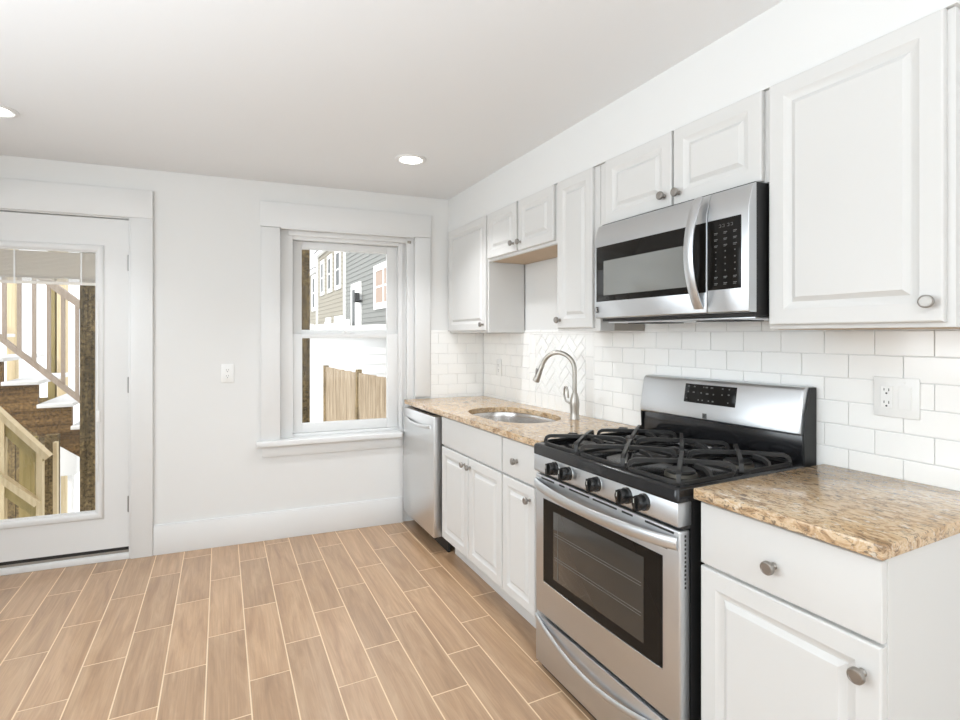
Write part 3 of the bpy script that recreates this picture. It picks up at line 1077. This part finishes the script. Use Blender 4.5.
# oven door
DZ0, DZ1 = 0.213, 0.7885
od = obj('oven_door', MB().box(RX, RX + 0.043, RY0 + 0.002, RY1 - 0.002, DZ0, DZ1), M_steel, rg, xf=w_, bevel=0.006, seg=3)
WY0, WY1, WZa, WZb = 1.143, 1.785, 0.358, 0.697
sw = []
def arc_rect(y0, y1, z0, z1, x, sag=0.0, n=8, r=0.012):
    out = [(x, y0 + (y1 - y0) * i / n, z0 - sag * math.sin(math.pi * i / n)) for i in range(n + 1)]
    out += [(x, y1 - (y1 - y0) * i / n, z1) for i in range(n + 1)]
    return out
obj('oven_window', MB().loops([arc_rect(WY0, WY1, WZa, WZb, RX + 0.004, 0.006), arc_rect(WY0, WY1, WZa, WZb, RX - 0.002, 0.006),
                               arc_rect(WY0 + 0.002, WY1 - 0.002, WZa + 0.002, WZb - 0.002, RX - 0.003, 0.006)], True, True), M_glassblk, od, xf=w_, smooth=0)
iw = obj('inner_pane', MB().box(RX - 0.0045, RX - 0.0028, WY0 + 0.075, WY1 - 0.075, 0.393, 0.664), M_ovenwin, od, xf=w_, bevel=0.006)
rk = MB()
for zz_ in (0.475, 0.485, 0.570, 0.580):
    rk.tube([(RX - 0.0042, WY0 + 0.085, zz_), (RX - 0.0042, WY1 - 0.085, zz_)], 0.0011, 6)
rk.tube([(RX - 0.0042, WY1 - 0.105, 0.40), (RX - 0.0042, WY1 - 0.105, 0.655)], 0.0012, 6)
obj('oven_rack', rk, M_markdim, od, xf=w_)
obj('edge_highlight', MB().tube([(RX - 0.0015, WY0 + (WY1 - WY0) * i / 12, WZa - 0.003 - 0.006 * math.sin(math.pi * i / 12)) for i in range(13)], 0.0028, 8), M_chrome, od, xf=w_)  # added chrome strip stands in for a highlight along the lower edge
# broad bowed handle
hp = []
for i in range(25):
    f = i / 24
    s = math.sin(math.pi * f)
    hp.append((RX - 0.004 - 0.050 * s ** 0.7, RY0 + 0.008 + (RY1 - RY0 - 0.016) * f, 0.752 - 0.006 * s))
obj('door_handle', MB().tube(hp, [(0.0195, 0.0075)] * 25, 12, up=(0, 0, 1)), M_steel, od, xf=w_, smooth=50)
vt = MB()
for (a, c) in ((1.10, 1.215), (1.27, 1.32), (1.345, 1.47), (1.49, 1.61), (1.64, 1.675), (1.71, 1.80)):
    vt.box(RX - 0.0012, RX + 0.002, a, c, 0.7750, 0.7815)
vt.box(RX - 0.0012, RX + 0.002, 1.125, 1.205, 0.722, 0.7275)
obj('vent_slot', vt, M_slot, od, xf=w_, smooth=0)
sv = MB()
for i in range(13):
    zz_ = 0.772 - 0.0125 * i
    sv.box(RX + 0.019, RX + 0.025, RY0 + 0.0008, RY0 + 0.004, zz_ - 0.0035, zz_ + 0.0035)
obj('side_vent', sv, M_slot, od, xf=w_, smooth=0)
obj('gap_seal', MB().box(RX + 0.012, RX + 0.045, RY0 + 0.004, RY1 - 0.004, 0.792, 0.801), M_slot, rg, xf=w_, smooth=0)
# storage drawer
sd = obj('drawer', MB().box(RX, RX + 0.043, RY0 + 0.002, RY1 - 0.002, 0.020, 0.199), M_steel, rg, xf=w_, bevel=0.004, seg=2)
hp = []
for i in range(25):
    f = i / 24
    s = math.sin(math.pi * f)
    hp.append((RX - 0.001 - 0.022 * s ** 0.8, RY0 + 0.006 + (RY1 - RY0 - 0.012) * f, 0.192 - 0.062 * s ** 0.9))
obj('drawer_handle', MB().tube(hp, [(0.011, 0.007)] * 25, 10, up=(0, 0, 1)), M_steel, sd, xf=w_, smooth=50)
obj('toe_gap', MB().box(RX + 0.02, RX + 0.05, RY0 + 0.02, RY1 - 0.02, 0.004, 0.02), M_slot, rg, smooth=0)
# backguard
BX0, BX1 = 1.775, 1.845
bgm = obj('backguard', MB().box(BX0 + 0.012, BX1, RY0 + 0.012, RY1 - 0.012, 0.905, 1.03), M_black, rg, xf=w_, bevel=0.003)
pr = [(BX1, 1.015), (BX0 - 0.004, 1.015), (BX0 - 0.010, 1.022), (BX0 - 0.010, 1.045), (BX0 - 0.006, 1.062), (BX0 + 0.012, 1.165), (BX0 + 0.022, 1.178), (BX0 + 0.034, 1.182), (BX1, 1.182)]
def bgring(y, shrink):
    c = (BX1, 1.09)
    return [(c[0] + (x - c[0]) * shrink, y, c[1] + (z_ - c[1]) * (0.94 + 0.06 * shrink)) for x, z_ in pr]
hood = MB().loops([bgring(RY0 + 0.008, 0.80), bgring(RY0 + 0.010, 0.93), bgring(RY0 + 0.020, 1.0), bgring(RY1 - 0.020, 1.0), bgring(RY1 - 0.010, 0.93), bgring(RY1 - 0.008, 0.80)], True, True)
hd = obj('hood_panel', hood, M_steel, rg, xf=w_, smooth=30)
obj('side_cheek', MB().prism([(BX0 + 0.010, 0.905), (BX1 + 0.004, 0.905), (BX1 + 0.004, 1.178), (BX0 + 0.040, 1.178), (BX0 + 0.012, 1.09), (BX0 + 0.004, 1.02)], RY0 + 0.002, RY0 + 0.0085, 'y'), M_blackmat, rg, xf=w_, smooth=0)
obj('side_cheek', MB().prism([(BX0 + 0.010, 0.905), (BX1 + 0.004, 0.905), (BX1 + 0.004, 1.178), (BX0 + 0.040, 1.178), (BX0 + 0.012, 1.09), (BX0 + 0.004, 1.02)], RY1 - 0.0085, RY1 - 0.002, 'y'), M_blackmat, rg, xf=w_, smooth=0)
# the display sits on the sloping face between z 1.062 and 1.165
def slope(y, f, d):
    xa, za, xb, zb = BX0 - 0.006, 1.062, BX0 + 0.012, 1.165
    nx, nz = -(zb - za), (xb - xa)
    l_ = math.hypot(nx, nz)
    return (xa + (xb - xa) * f + nx / l_ * d, y, za + (zb - za) * f + nz / l_ * d)
def slope_box(mb, y0, y1, f0, f1, d0, d1):
    ring = lambda d: [slope(y0, f0, d), slope(y1, f0, d), slope(y1, f1, d), slope(y0, f1, d)]
    mb.loops([ring(d0), ring(d1)], True, True)
m_ = MB(); slope_box(m_, 1.338, 1.585, 0.20, 0.95, -0.002, 0.002)
dsp = obj('display', m_, M_glassblk, hd, xf=w_, bevel=0.003)
m_ = MB()
for (yy, f, ww) in ((1.565, .85, .008), (1.535, .85, .008), (1.565, .62, .006), (1.537, .62, .010), (1.49, .85, .004), (1.475, .85, .012), (1.45, .85, .012), (1.50, .62, .006),
                    (1.47, .60, .012), (1.44, .60, .006), (1.40, .85, .007), (1.37, .85, .006), (1.40, .62, .006), (1.37, .64, .008), (1.51, .33, .006), (1.49, .33, .006),
                    (1.46, .33, .006), (1.44, .33, .008), (1.57, .36, .005), (1.37, .34, .005)):
    slope_box(m_, yy - ww / 2, yy + ww / 2, f - 0.025, f + 0.025, 0.0015, 0.0026)
obj('lettering', m_, M_markdim, dsp, xf=w_, smooth=0)
m_ = MB()
zc = 1.034
m_.box(BX0 - 0.0115, BX0 - 0.009, 1.462, 1.482, zc - 0.011, zc + 0.011)
bg_ = obj('badge', m_, M_markdim, hd, xf=w_, smooth=0)
obj('badge_mark', MB().box(BX0 - 0.0125, BX0 - 0.0112, 1.476, 1.479, zc - 0.008, zc + 0.008)
    .prism([(1.475, zc), (1.467, zc + 0.008), (1.465, zc + 0.006), (1.473, zc - 0.002)], BX0 - 0.0125, BX0 - 0.0112, 'x')
    .prism([(1.475, zc), (1.467, zc - 0.008), (1.465, zc - 0.006), (1.473, zc + 0.002)], BX0 - 0.0125, BX0 - 0.0112, 'x'), M_slot, bg_, xf=w_, smooth=0)

# burners and cast-iron grates
GX0, GX1 = CX0 + 0.028, 1.760
GYS = [(RY0 + 0.020, 1.331), (1.336, 1.588), (1.593, RY1 - 0.020)]
ZG = 0.956
burn = []
for gi, (ya, yb) in enumerate(GYS):
    yc = (ya + yb) / 2
    xm = (GX0 + GX1) / 2
    g_ = MB()
    bar = 0.0076
    def q4(pts, closed=False):
        g_.tube(pts, bar * 1.25, 4, closed, rot=R(45), up=(0, 0, 1))
    # rounded outer rim, dipping a little at the corners where the feet are
    # low base rings, one around each burner
    for ra, rb in ((GX0, xm - 0.003), (xm + 0.003, GX1)):
        g_.tube(rr(ra, rb, ya, yb, 0.05, 0.922, 7), 0.0058 * 1.25, 4, True, rot=R(45), up=(0, 0, 1))
        for fx_, fy_ in ((ra + 0.03, ya), (ra + 0.03, yb), (rb - 0.03, ya), (rb - 0.03, yb)):
            g_.box(fx_ - 0.006, fx_ + 0.006, fy_ - 0.005, fy_ + 0.005, 0.9095, 0.920)
    # spider arms over the burners, their ends bent down to the ring
    for hx0, hx1 in ((GX0, xm - 0.003), (xm + 0.003, GX1)):
        bx_ = (hx0 + hx1) / 2
        burn.append((bx_, yc, gi))
        for (cx_, cy_) in ((hx0 + 0.013, ya + 0.013), (hx0 + 0.013, yb - 0.013), (hx1 - 0.013, ya + 0.013), (hx1 - 0.013, yb - 0.013)):
            dx_, dy_ = bx_ - cx_, yc - cy_
            pts = [(cx_ + dx_ * f, cy_ + dy_ * f, z_) for f, z_ in ((0.0, 0.920), (0.005, 0.930), (0.03, 0.941), (0.10, 0.9470), (0.22, 0.9485), (0.6, 0.950), (1.0, 0.951))]
            q4(pts)
        for sgn in (-1, 1):
            ye_ = ya + 0.003 if sgn < 0 else yb - 0.003
            q4([(bx_, ye_, 0.922), (bx_, ye_ - sgn * 0.004, 0.936), (bx_, ye_ - sgn * 0.02, 0.946), (bx_, ye_ - sgn * 0.055, 0.948)])
        g_.lathe([(0.0, -0.008), (0.013, -0.008), (0.013, 0.007), (0.0, 0.0075)], (bx_, yc, 0.951), (0, 0, 1), 8)
    obj('grate', g_, M_iron, rg, xf=w_, smooth=30)
for (bx_, by_, gi) in burn:
    if gi == 1:
        continue
    cap = MB().lathe([(0.0, 0.0), (0.052, 0.0), (0.050, 0.010), (0.044, 0.012), (0.0, 0.012)], (bx_, by_, 0.9035), (0, 0, 1), 28)
    bb_ = obj('burner', cap, M_burner, rg, xf=w_)
    obj('burner_cap', MB().lathe([(0.0, 0.012), (0.046, 0.012), (0.047, 0.017), (0.043, 0.021), (0.0, 0.022)], (bx_, by_, 0.9035), (0, 0, 1), 28), M_iron, bb_, xf=w_)
oc = MB().loops([[(1.474 + a * math.cos(2 * math.pi * i / 32), 1.462 + b_ * math.sin(2 * math.pi * i / 32), z_) for i in range(32)]
                 for a, b_, z_ in ((0.10, 0.042, 0.9035), (0.098, 0.040, 0.914), (0.09, 0.034, 0.918))], True, True)
obj('burner', oc, M_iron, rg, xf=w_)

# ------------------------------------------------------------------ outlets and switch
def outlet(name, label, xf, u, z, cat='outlet', w=0.078, h=0.122):
    """duplex receptacle plate; coordinates (u, depth into room, z)"""
    c = xf((u, 0, z))
    t = thing(name, label, cat, c)
    obj('plate', MB().box(u - w / 2, u + w / 2, 0.0005, 0.006, z - h / 2, z + h / 2), M_plate, t, xf=xf, bevel=0.0022, seg=2)
    face(t, xf, u, z)
    return t
def face(t, xf, u, z):
    r = obj('receptacle', MB().box(u - 0.0165, u + 0.0165, 0.0062, 0.0082, z - 0.034, z + 0.034), M_plate, t, xf=xf, bevel=0.001, seg=1)
    for s in (-1, 1):
        m = MB()
        zc_ = z + s * 0.0195
        m.box(u - 0.0075, u - 0.0053, 0.0080, 0.0085, zc_ - 0.001, zc_ + 0.0075).box(u + 0.0053, u + 0.0075, 0.0080, 0.0085, zc_ + 0.0, zc_ + 0.0075)
        m.lathe([(0.0028, 0.0080), (0.0028, 0.0085)], (u, 0, zc_ - 0.008), (0, 1, 0), 10)
        obj('slot', m, M_slot, r, xf=xf, smooth=0)
def screws(t, xf, pts):
    for (u, z) in pts:
        obj('screw', MB().lathe([(0.0032, 0.0058), (0.0032, 0.0066), (0.0, 0.0070)], (u, 0, z), (0, 1, 0), 12), M_plate, t, xf=xf)
RW = lambda p: Vector((XW - 0.0092 - p[1], p[0], p[2]))
t = outlet('outlet', 'white wall outlet on the painted wall between glass door and window', BW, -1.832, 1.141)
screws(t, BW, [(-1.832, 1.141)])
t = outlet('outlet', 'white outlet on the tiled wall under the corner cabinet', RW, 3.372, 1.153)
screws(t, RW, [(3.372, 1.153)])
t = thing('outlet_switch_plate', 'white double plate with outlet and rocker switch on tile right of the range', 'outlet', RW((0.8415, 0, 1.203)))
obj('plate', MB().box(0.781, 0.902, 0.0005, 0.007, 1.142, 1.264), M_plate, t, xf=RW, bevel=0.0025, seg=2)
face(t, lambda p: RW((p[0], p[1] + 0.001, p[2])), 0.865, 1.203)
obj('rocker_switch', MB().prism([(0.0065, 1.169), (0.0085, 1.169), (0.0115, 1.203), (0.0085, 1.237), (0.0065, 1.237)], 0.800, 0.833, 'x'), M_plate, t,
    xf=lambda p: RW((p[0], p[1], p[2])), bevel=0.0008, seg=1)
obj('rocker_surround', MB().box(0.797, 0.836, 0.0060, 0.0078, 1.166, 1.240), M_plate, t, xf=RW, smooth=0)
screws(t, lambda p: RW((p[0], p[1] + 0.001, p[2])), [(0.865, 1.250), (0.865, 1.156), (0.817, 1.250), (0.817, 1.156)])

# ------------------------------------------------------------------ outside
GZ = -0.6
struct('ground', MB().box(-14, 16, 4.15, 40, GZ - 0.1, GZ), M_roughwhite, smooth=0)

tag(obj('porch_post', MB().box(-0.868, -0.784, 4.40, 4.50, GZ, 2.7), M_oldwood, bevel=0.004), 'thick weathered brown post close outside the glass door', 'post')
tag(obj('porch_post', MB().box(0.582, 0.651, 4.40, 4.49, GZ, 2.75), M_oldwood, bevel=0.004), 'weathered brown post just outside the left side of the window', 'post')

st = thing('porch_stairs', 'weathered wooden outdoor stairs seen through the glass door', 'stairs', (-1.2, 5.6, GZ))
RUN, RISE = 0.214, 0.186
sx0, sz0 = -1.291, 1.034
tops = []
k = -4
while sz0 - RISE * k > GZ:
    tops.append((sx0 + RUN * (k - 1), sx0 + RUN * k, sz0 - RISE * k))
    k += 1
def stringer(y):
    up_ = []
    for a, c, z_ in tops:
        up_ += [(a, z_ - 0.03), (c, z_ - 0.03)]
    xe = tops[-1][1]
    lo = [(xe, GZ), (xe - 0.16, GZ), (tops[0][0], tops[0][2] - 0.03 - 0.30)]
    return MB().prism(up_ + lo, y, y + 0.045, 'y')
obj('stringer', stringer(5.20), M_oldwoodx, st, smooth=0)
for a, c, z_ in tops:
    obj('tread', MB().box(a - 0.004, c + 0.012, 5.18, 6.22, z_ - 0.03, z_), M_roughwhite, st, bevel=0.004)
def bar_xz(p, q, w, y0, y1):
    dx, dz = q[0] - p[0], q[1] - p[1]
    l_ = math.hypot(dx, dz)
    nx, nz = -dz / l_ * w / 2, dx / l_ * w / 2
    return MB().prism([(p[0] - nx, p[1] - nz), (q[0] - nx, q[1] - nz), (q[0] + nx, q[1] + nz), (p[0] + nx, p[1] + nz)], y0, y1, 'y')
m_low = (0.867 - 1.372) / (-1.023 + 1.518)
m_up = -0.86
def lowz(x): return 1.372 + m_low * (x + 1.518)
def upz(x): return 1.793 + m_up * (x + 1.202)
obj('lower_rail', bar_xz((-2.0, lowz(-2.0)), (-0.3, lowz(-0.3)), 0.036, 5.19, 5.235), M_rail, st, smooth=0)
obj('handrail', bar_xz((-2.0, upz(-2.0)), (-0.3, upz(-0.3)), 0.05, 5.18, 5.27), M_rail, st, smooth=0)
x_ = -1.405 - 0.0905 * 5
while x_ < -0.3:
    obj('baluster', MB().box(x_ - 0.012, x_ + 0.012, 5.195, 5.22, lowz(x_) - 0.02, upz(x_)), M_rail, st, smooth=0)
    x_ += 0.0905
# posts of the landing behind the stairs
tag(obj('landing_post', MB().box(-1.495, -1.440, 6.32, 6.42, GZ, 3.0), M_olive, bevel=0.003), 'olive treated post behind the stair balusters', 'post')
tag(obj('landing_post', MB().box(-1.425, -1.355, 6.32, 6.42, GZ, 3.0), M_pine, bevel=0.003), 'pale pine post behind the stair balusters, right of the olive post', 'post')
tag(obj('landing_post', MB().box(-1.80, -1.735, 6.32, 6.42, GZ, 3.0), M_pine, bevel=0.003), 'pale pine post at the left edge of the door glass', 'post')

lr = thing('stair_railing', 'pale pine railing descending at the lower left behind the door glass', 'railing', (-1.25, 4.72, GZ))
def railz(x): return 0.859 + (0.549 - 0.859) / (-1.115 + 1.362) * (x + 1.362)
def railz2(x): return 0.408 + (0.198 - 0.408) / (-1.171 + 1.372) * (x + 1.372)
obj('handrail', bar_xz((-1.75, railz(-1.75) - 0.02), (-1.105, railz(-1.105) - 0.02), 0.035, 4.66, 4.75), M_pine, lr, smooth=0)
obj('rail_board', bar_xz((-1.75, railz(-1.75) - 0.09), (-1.14, railz(-1.14) - 0.09), 0.075, 4.71, 4.745), M_olive, lr, smooth=0)
obj('lower_rail', bar_xz((-1.75, railz2(-1.75)), (-1.165, railz2(-1.165)), 0.04, 4.67, 4.74), M_pine, lr, smooth=0)
obj('lower_rail_board', bar_xz((-1.75, railz2(-1.75) - 0.07), (-1.17, railz2(-1.17) - 0.07), 0.07, 4.71, 4.74), M_olive, lr, smooth=0)
obj('newel_post', MB().box(-1.177, -1.143, 4.70, 4.76, GZ, 0.60), M_pine, lr, smooth=0)
obj('newel_post', MB().box(-1.405, -1.350, 4.70, 4.76, GZ, 0.82), M_pine, lr, smooth=0)
tag(obj('stair_post', MB().box(-1.345, -1.255, 4.98, 5.07, GZ, 0.62), M_olive, smooth=0), 'olive brown post under the stairs between the pale railing posts', 'post')
tag(obj('stair_post', MB().box(-1.215, -1.135, 5.05, 5.13, GZ, 0.62), M_oldwood, smooth=0), 'dark brown post under the stairs right of the pale railing', 'post')
tag(obj('stair_post', MB().box(-1.110, -1.086, 4.82, 4.87, GZ, 0.60), M_pine, smooth=0), 'slim pale post standing alone under the stairs', 'post')
sk_ = MB()
for i in range(13):
    sk_.box(-2.5 + 0.079 * i, -2.5 + 0.079 * i + 0.074, 6.24, 6.262, GZ, 0.80)
tag(obj('stair_skirt', sk_, M_oldwood, smooth=0), 'dark board skirting in the shade behind the stairs', 'fence')
hv = thing('meter_cabinet', 'white louvred utility cabinet under the stairs', 'cabinet', (-1.10, 6.0, GZ))
obj('case', MB().box(-1.41, -1.20, 5.95, 6.12, 0.10, 0.50).box(-1.38, -1.34, 5.98, 6.08, GZ, 0.10).box(-1.27, -1.23, 5.98, 6.08, GZ, 0.10), M_whitesid, hv, bevel=0.004)
lv = MB()
for i in range(6):
    lv.box(-1.40, -1.345, 5.944, 5.951, 0.24 + 0.036 * i, 0.258 + 0.036 * i)
obj('louvre', lv, M_slot, hv, smooth=0)

# picket-less cedar fence beyond the window
fa, fb_ = Vector((2.13, 6.35, 0)), Vector((1.60, 9.10, 0))
fd = (fb_ - fa).normalized()
fn = Vector((fd.y, -fd.x, 0))
flen = (fb_ - fa).length
fz0, fz1 = 0.80, 0.85
fence = thing('cedar_fence', 'tan wooden board fence standing outside the window', 'fence', (fa.x, fa.y, GZ))
def FP(p):
    return fa + fd * p[0] - fn * p[1] + Vector((0, 0, p[2]))
fm = MB()
s_ = 0.0
i = 0
while s_ < flen:
    zt_ = 0.80 + 0.055 * s_ / flen + random.uniform(-0.006, 0.006)
    fm.box(s_, min(s_ + 0.135, flen), 0.0, 0.02, GZ + 0.02, zt_)
    s_ += 0.142
    i += 1
obj('board', fm, M_fence, fence, xf=FP, smooth=0)
obj('rail', MB().box(0, flen, -0.05, 0.0, 0.55, 0.63), M_fence, fence, xf=FP, smooth=0)
obj('rail', MB().box(0, flen, -0.05, 0.0, -0.3, -0.22), M_fence, fence, xf=FP, smooth=0)
for s_ in (0.0, 1.42, flen - 0.06):
    obj('post', MB().box(s_, s_ + 0.07, -0.04, 0.034, GZ, 0.875), M_oldwood, fence, xf=FP, smooth=0)

# white garage behind the fence
gg = thing('garage', 'white vinyl-sided garage filling the lower window pane', 'building', (2.1, 11, GZ))
def lap(mb, a, b_, z0, z1, step, out=0.014):
    z_ = z0
    while z_ < z1:
        zt_ = min(z_ + step, z1)
        mb.add([a(z_, out), b_(z_, out), b_(zt_, 0.0), a(zt_, 0.0), a(z_, 0.0), b_(z_, 0.0)], [(0, 1, 2, 3), (4, 5, 1, 0)])
        z_ += step
    return mb
gw = MB().box(0.6, 3.10, 10.5, 13.0, GZ, 1.33)
lap(gw, lambda z_, o_: (0.6, 10.5 - o_, z_), lambda z_, o_: (3.10, 10.5 - o_, z_), GZ, 1.33, 0.2)
obj('wall', gw, M_whitesid, gg, smooth=0, recalc=False)
obj('roof', MB().prism([(0.5, 1.33), (3.12, 1.33), (3.12, 1.62), (2.85, 1.62), (0.5, 1.36)], 10.4, 13.1, 'y'), M_whitesid, gg, smooth=0)

# grey and tan houses to the right, side walls parallel to the kitchen wall
HX = 3.2
def house(name, label, y0, y1, ztop, m_, step, over=0.12):
    h = thing(name, label, 'building', (HX + 2.5, (y0 + y1) / 2, GZ))
    b_ = MB().box(HX, HX + 5, y0, y1, GZ, ztop)
    lap(b_, lambda z_, o_: (HX - o_, y0, z_), lambda z_, o_: (HX - o_, y1, z_), GZ, ztop, step)
    lap(b_, lambda z_, o_: (HX, y0 - o_, z_), lambda z_, o_: (HX + 5, y0 - o_, z_), GZ, ztop, step)
    obj('wall', b_, m_, h, smooth=0, recalc=False)
    obj('eave', MB().box(HX - over, HX + 5 + over, y0 - 0.02, y1 + 0.02, ztop, ztop + 0.14), M_whitesid, h, smooth=0)
    obj('roof', MB().prism([(HX - over - 0.05, ztop + 0.14), (HX + 5 + over, ztop + 0.14), (HX + 2.5, ztop + 1.6)], y0 - 0.02, y1 + 0.02, 'y'), M_roof, h, smooth=0)
    return h
def hwin(h, y0, y1, z0, z1, fw=0.10, pm=None, bars=0):
    f = MB()
    f.box(HX - 0.05, HX - 0.005, y0 - fw, y0, z0 - fw, z1 + fw).box(HX - 0.05, HX - 0.005, y1, y1 + fw, z0 - fw, z1 + fw)
    f.box(HX - 0.05, HX - 0.005, y0, y1, z0 - fw, z0).box(HX - 0.05, HX - 0.005, y0, y1, z1, z1 + fw)
    for k_ in range(bars):
        yy = y0 + (y1 - y0) * (k_ + 1) / (bars + 1)
        f.box(HX - 0.046, HX - 0.010, yy - 0.03, yy + 0.03, z0, z1)
    f.box(HX - 0.040, HX - 0.010, y0, y1, (z0 + z1) / 2 - 0.02, (z0 + z1) / 2 + 0.02)
    w__ = obj('window', f, M_whitesid, h, smooth=0)
    obj('pane', MB().box(HX - 0.030, HX - 0.016, y0, y1, z0, z1), pm or M_extglass, w__, smooth=0)
gh = house('house', 'grey clapboard house with a white side door, right half of the upper window pane', 9.6, 15.0, 5.6, M_greysid, 0.115)
hwin(gh, 10.35, 11.62, 2.12, 2.84, 0.14, M_blindpane, 1)
gd = obj('house_door', MB().box(HX - 0.05, HX - 0.005, 13.05, 14.1, 1.15, 2.76), M_whitesid, gh, smooth=0)
obj('door_glass', MB().box(HX - 0.058, HX - 0.05, 13.62, 13.92, 1.55, 2.6), M_extglass, gd, smooth=0)
obj('wall_lantern', MB().box(HX - 0.20, HX - 0.02, 13.0, 13.14, 2.22, 2.28).box(HX - 0.2, HX - 0.08, 12.98, 13.12, 2.28, 2.46), M_slot, gh, smooth=0)
obj('corner_board', MB().box(HX - 0.06, HX + 0.1, 14.9, 15.04, GZ, 5.6), M_whitesid, gh, smooth=0)
th_ = house('house', 'tan clapboard house with three tall windows beyond the grey house', 15.16, 19.75, 4.25, M_tansid, 0.13)
for (a, c) in ((15.65, 16.2), (17.0, 17.5), (18.4, 18.85)):
    hwin(th_, a, c, 2.9, 3.88, 0.12)
for (a, c) in ((15.4, 16.3), (17.2, 17.8)):
    hwin(th_, a, c, 1.3, 1.85, 0.12, M_whitesid, 1)
obj('corner_board', MB().box(HX - 0.06, HX + 0.1, 19.6, 19.77, GZ, 4.25), M_whitesid, th_, smooth=0)
fh = house('house', 'small tan house farthest along the row in the window', 19.9, 22.4, 3.75, M_tansid, 0.13)
hwin(fh, 20.2, 20.75, 2.45, 3.55, 0.14, M_extglass)
# porch rail in front of the tan house
pr_ = thing('porch_railing', 'white porch railing below the tan house windows', 'railing', (3.0, 16, GZ))
obj('rail', MB().box(2.92, 2.98, 13.6, 19.4, 1.68, 1.74).box(2.92, 2.98, 13.6, 19.4, 1.15, 1.21), M_whitesid, pr_, smooth=0)
y_ = 13.7
while y_ < 19.4:
    obj('baluster', MB().box(2.93, 2.97, y_, y_ + 0.05, 1.21, 1.68), M_whitesid, pr_, smooth=0)
    y_ += 0.17
for y_ in (13.55, 16.4, 19.35):
    obj('post', MB().box(2.88, 3.0, y_, y_ + 0.12, GZ, 1.80), M_whitesid, pr_, smooth=0)
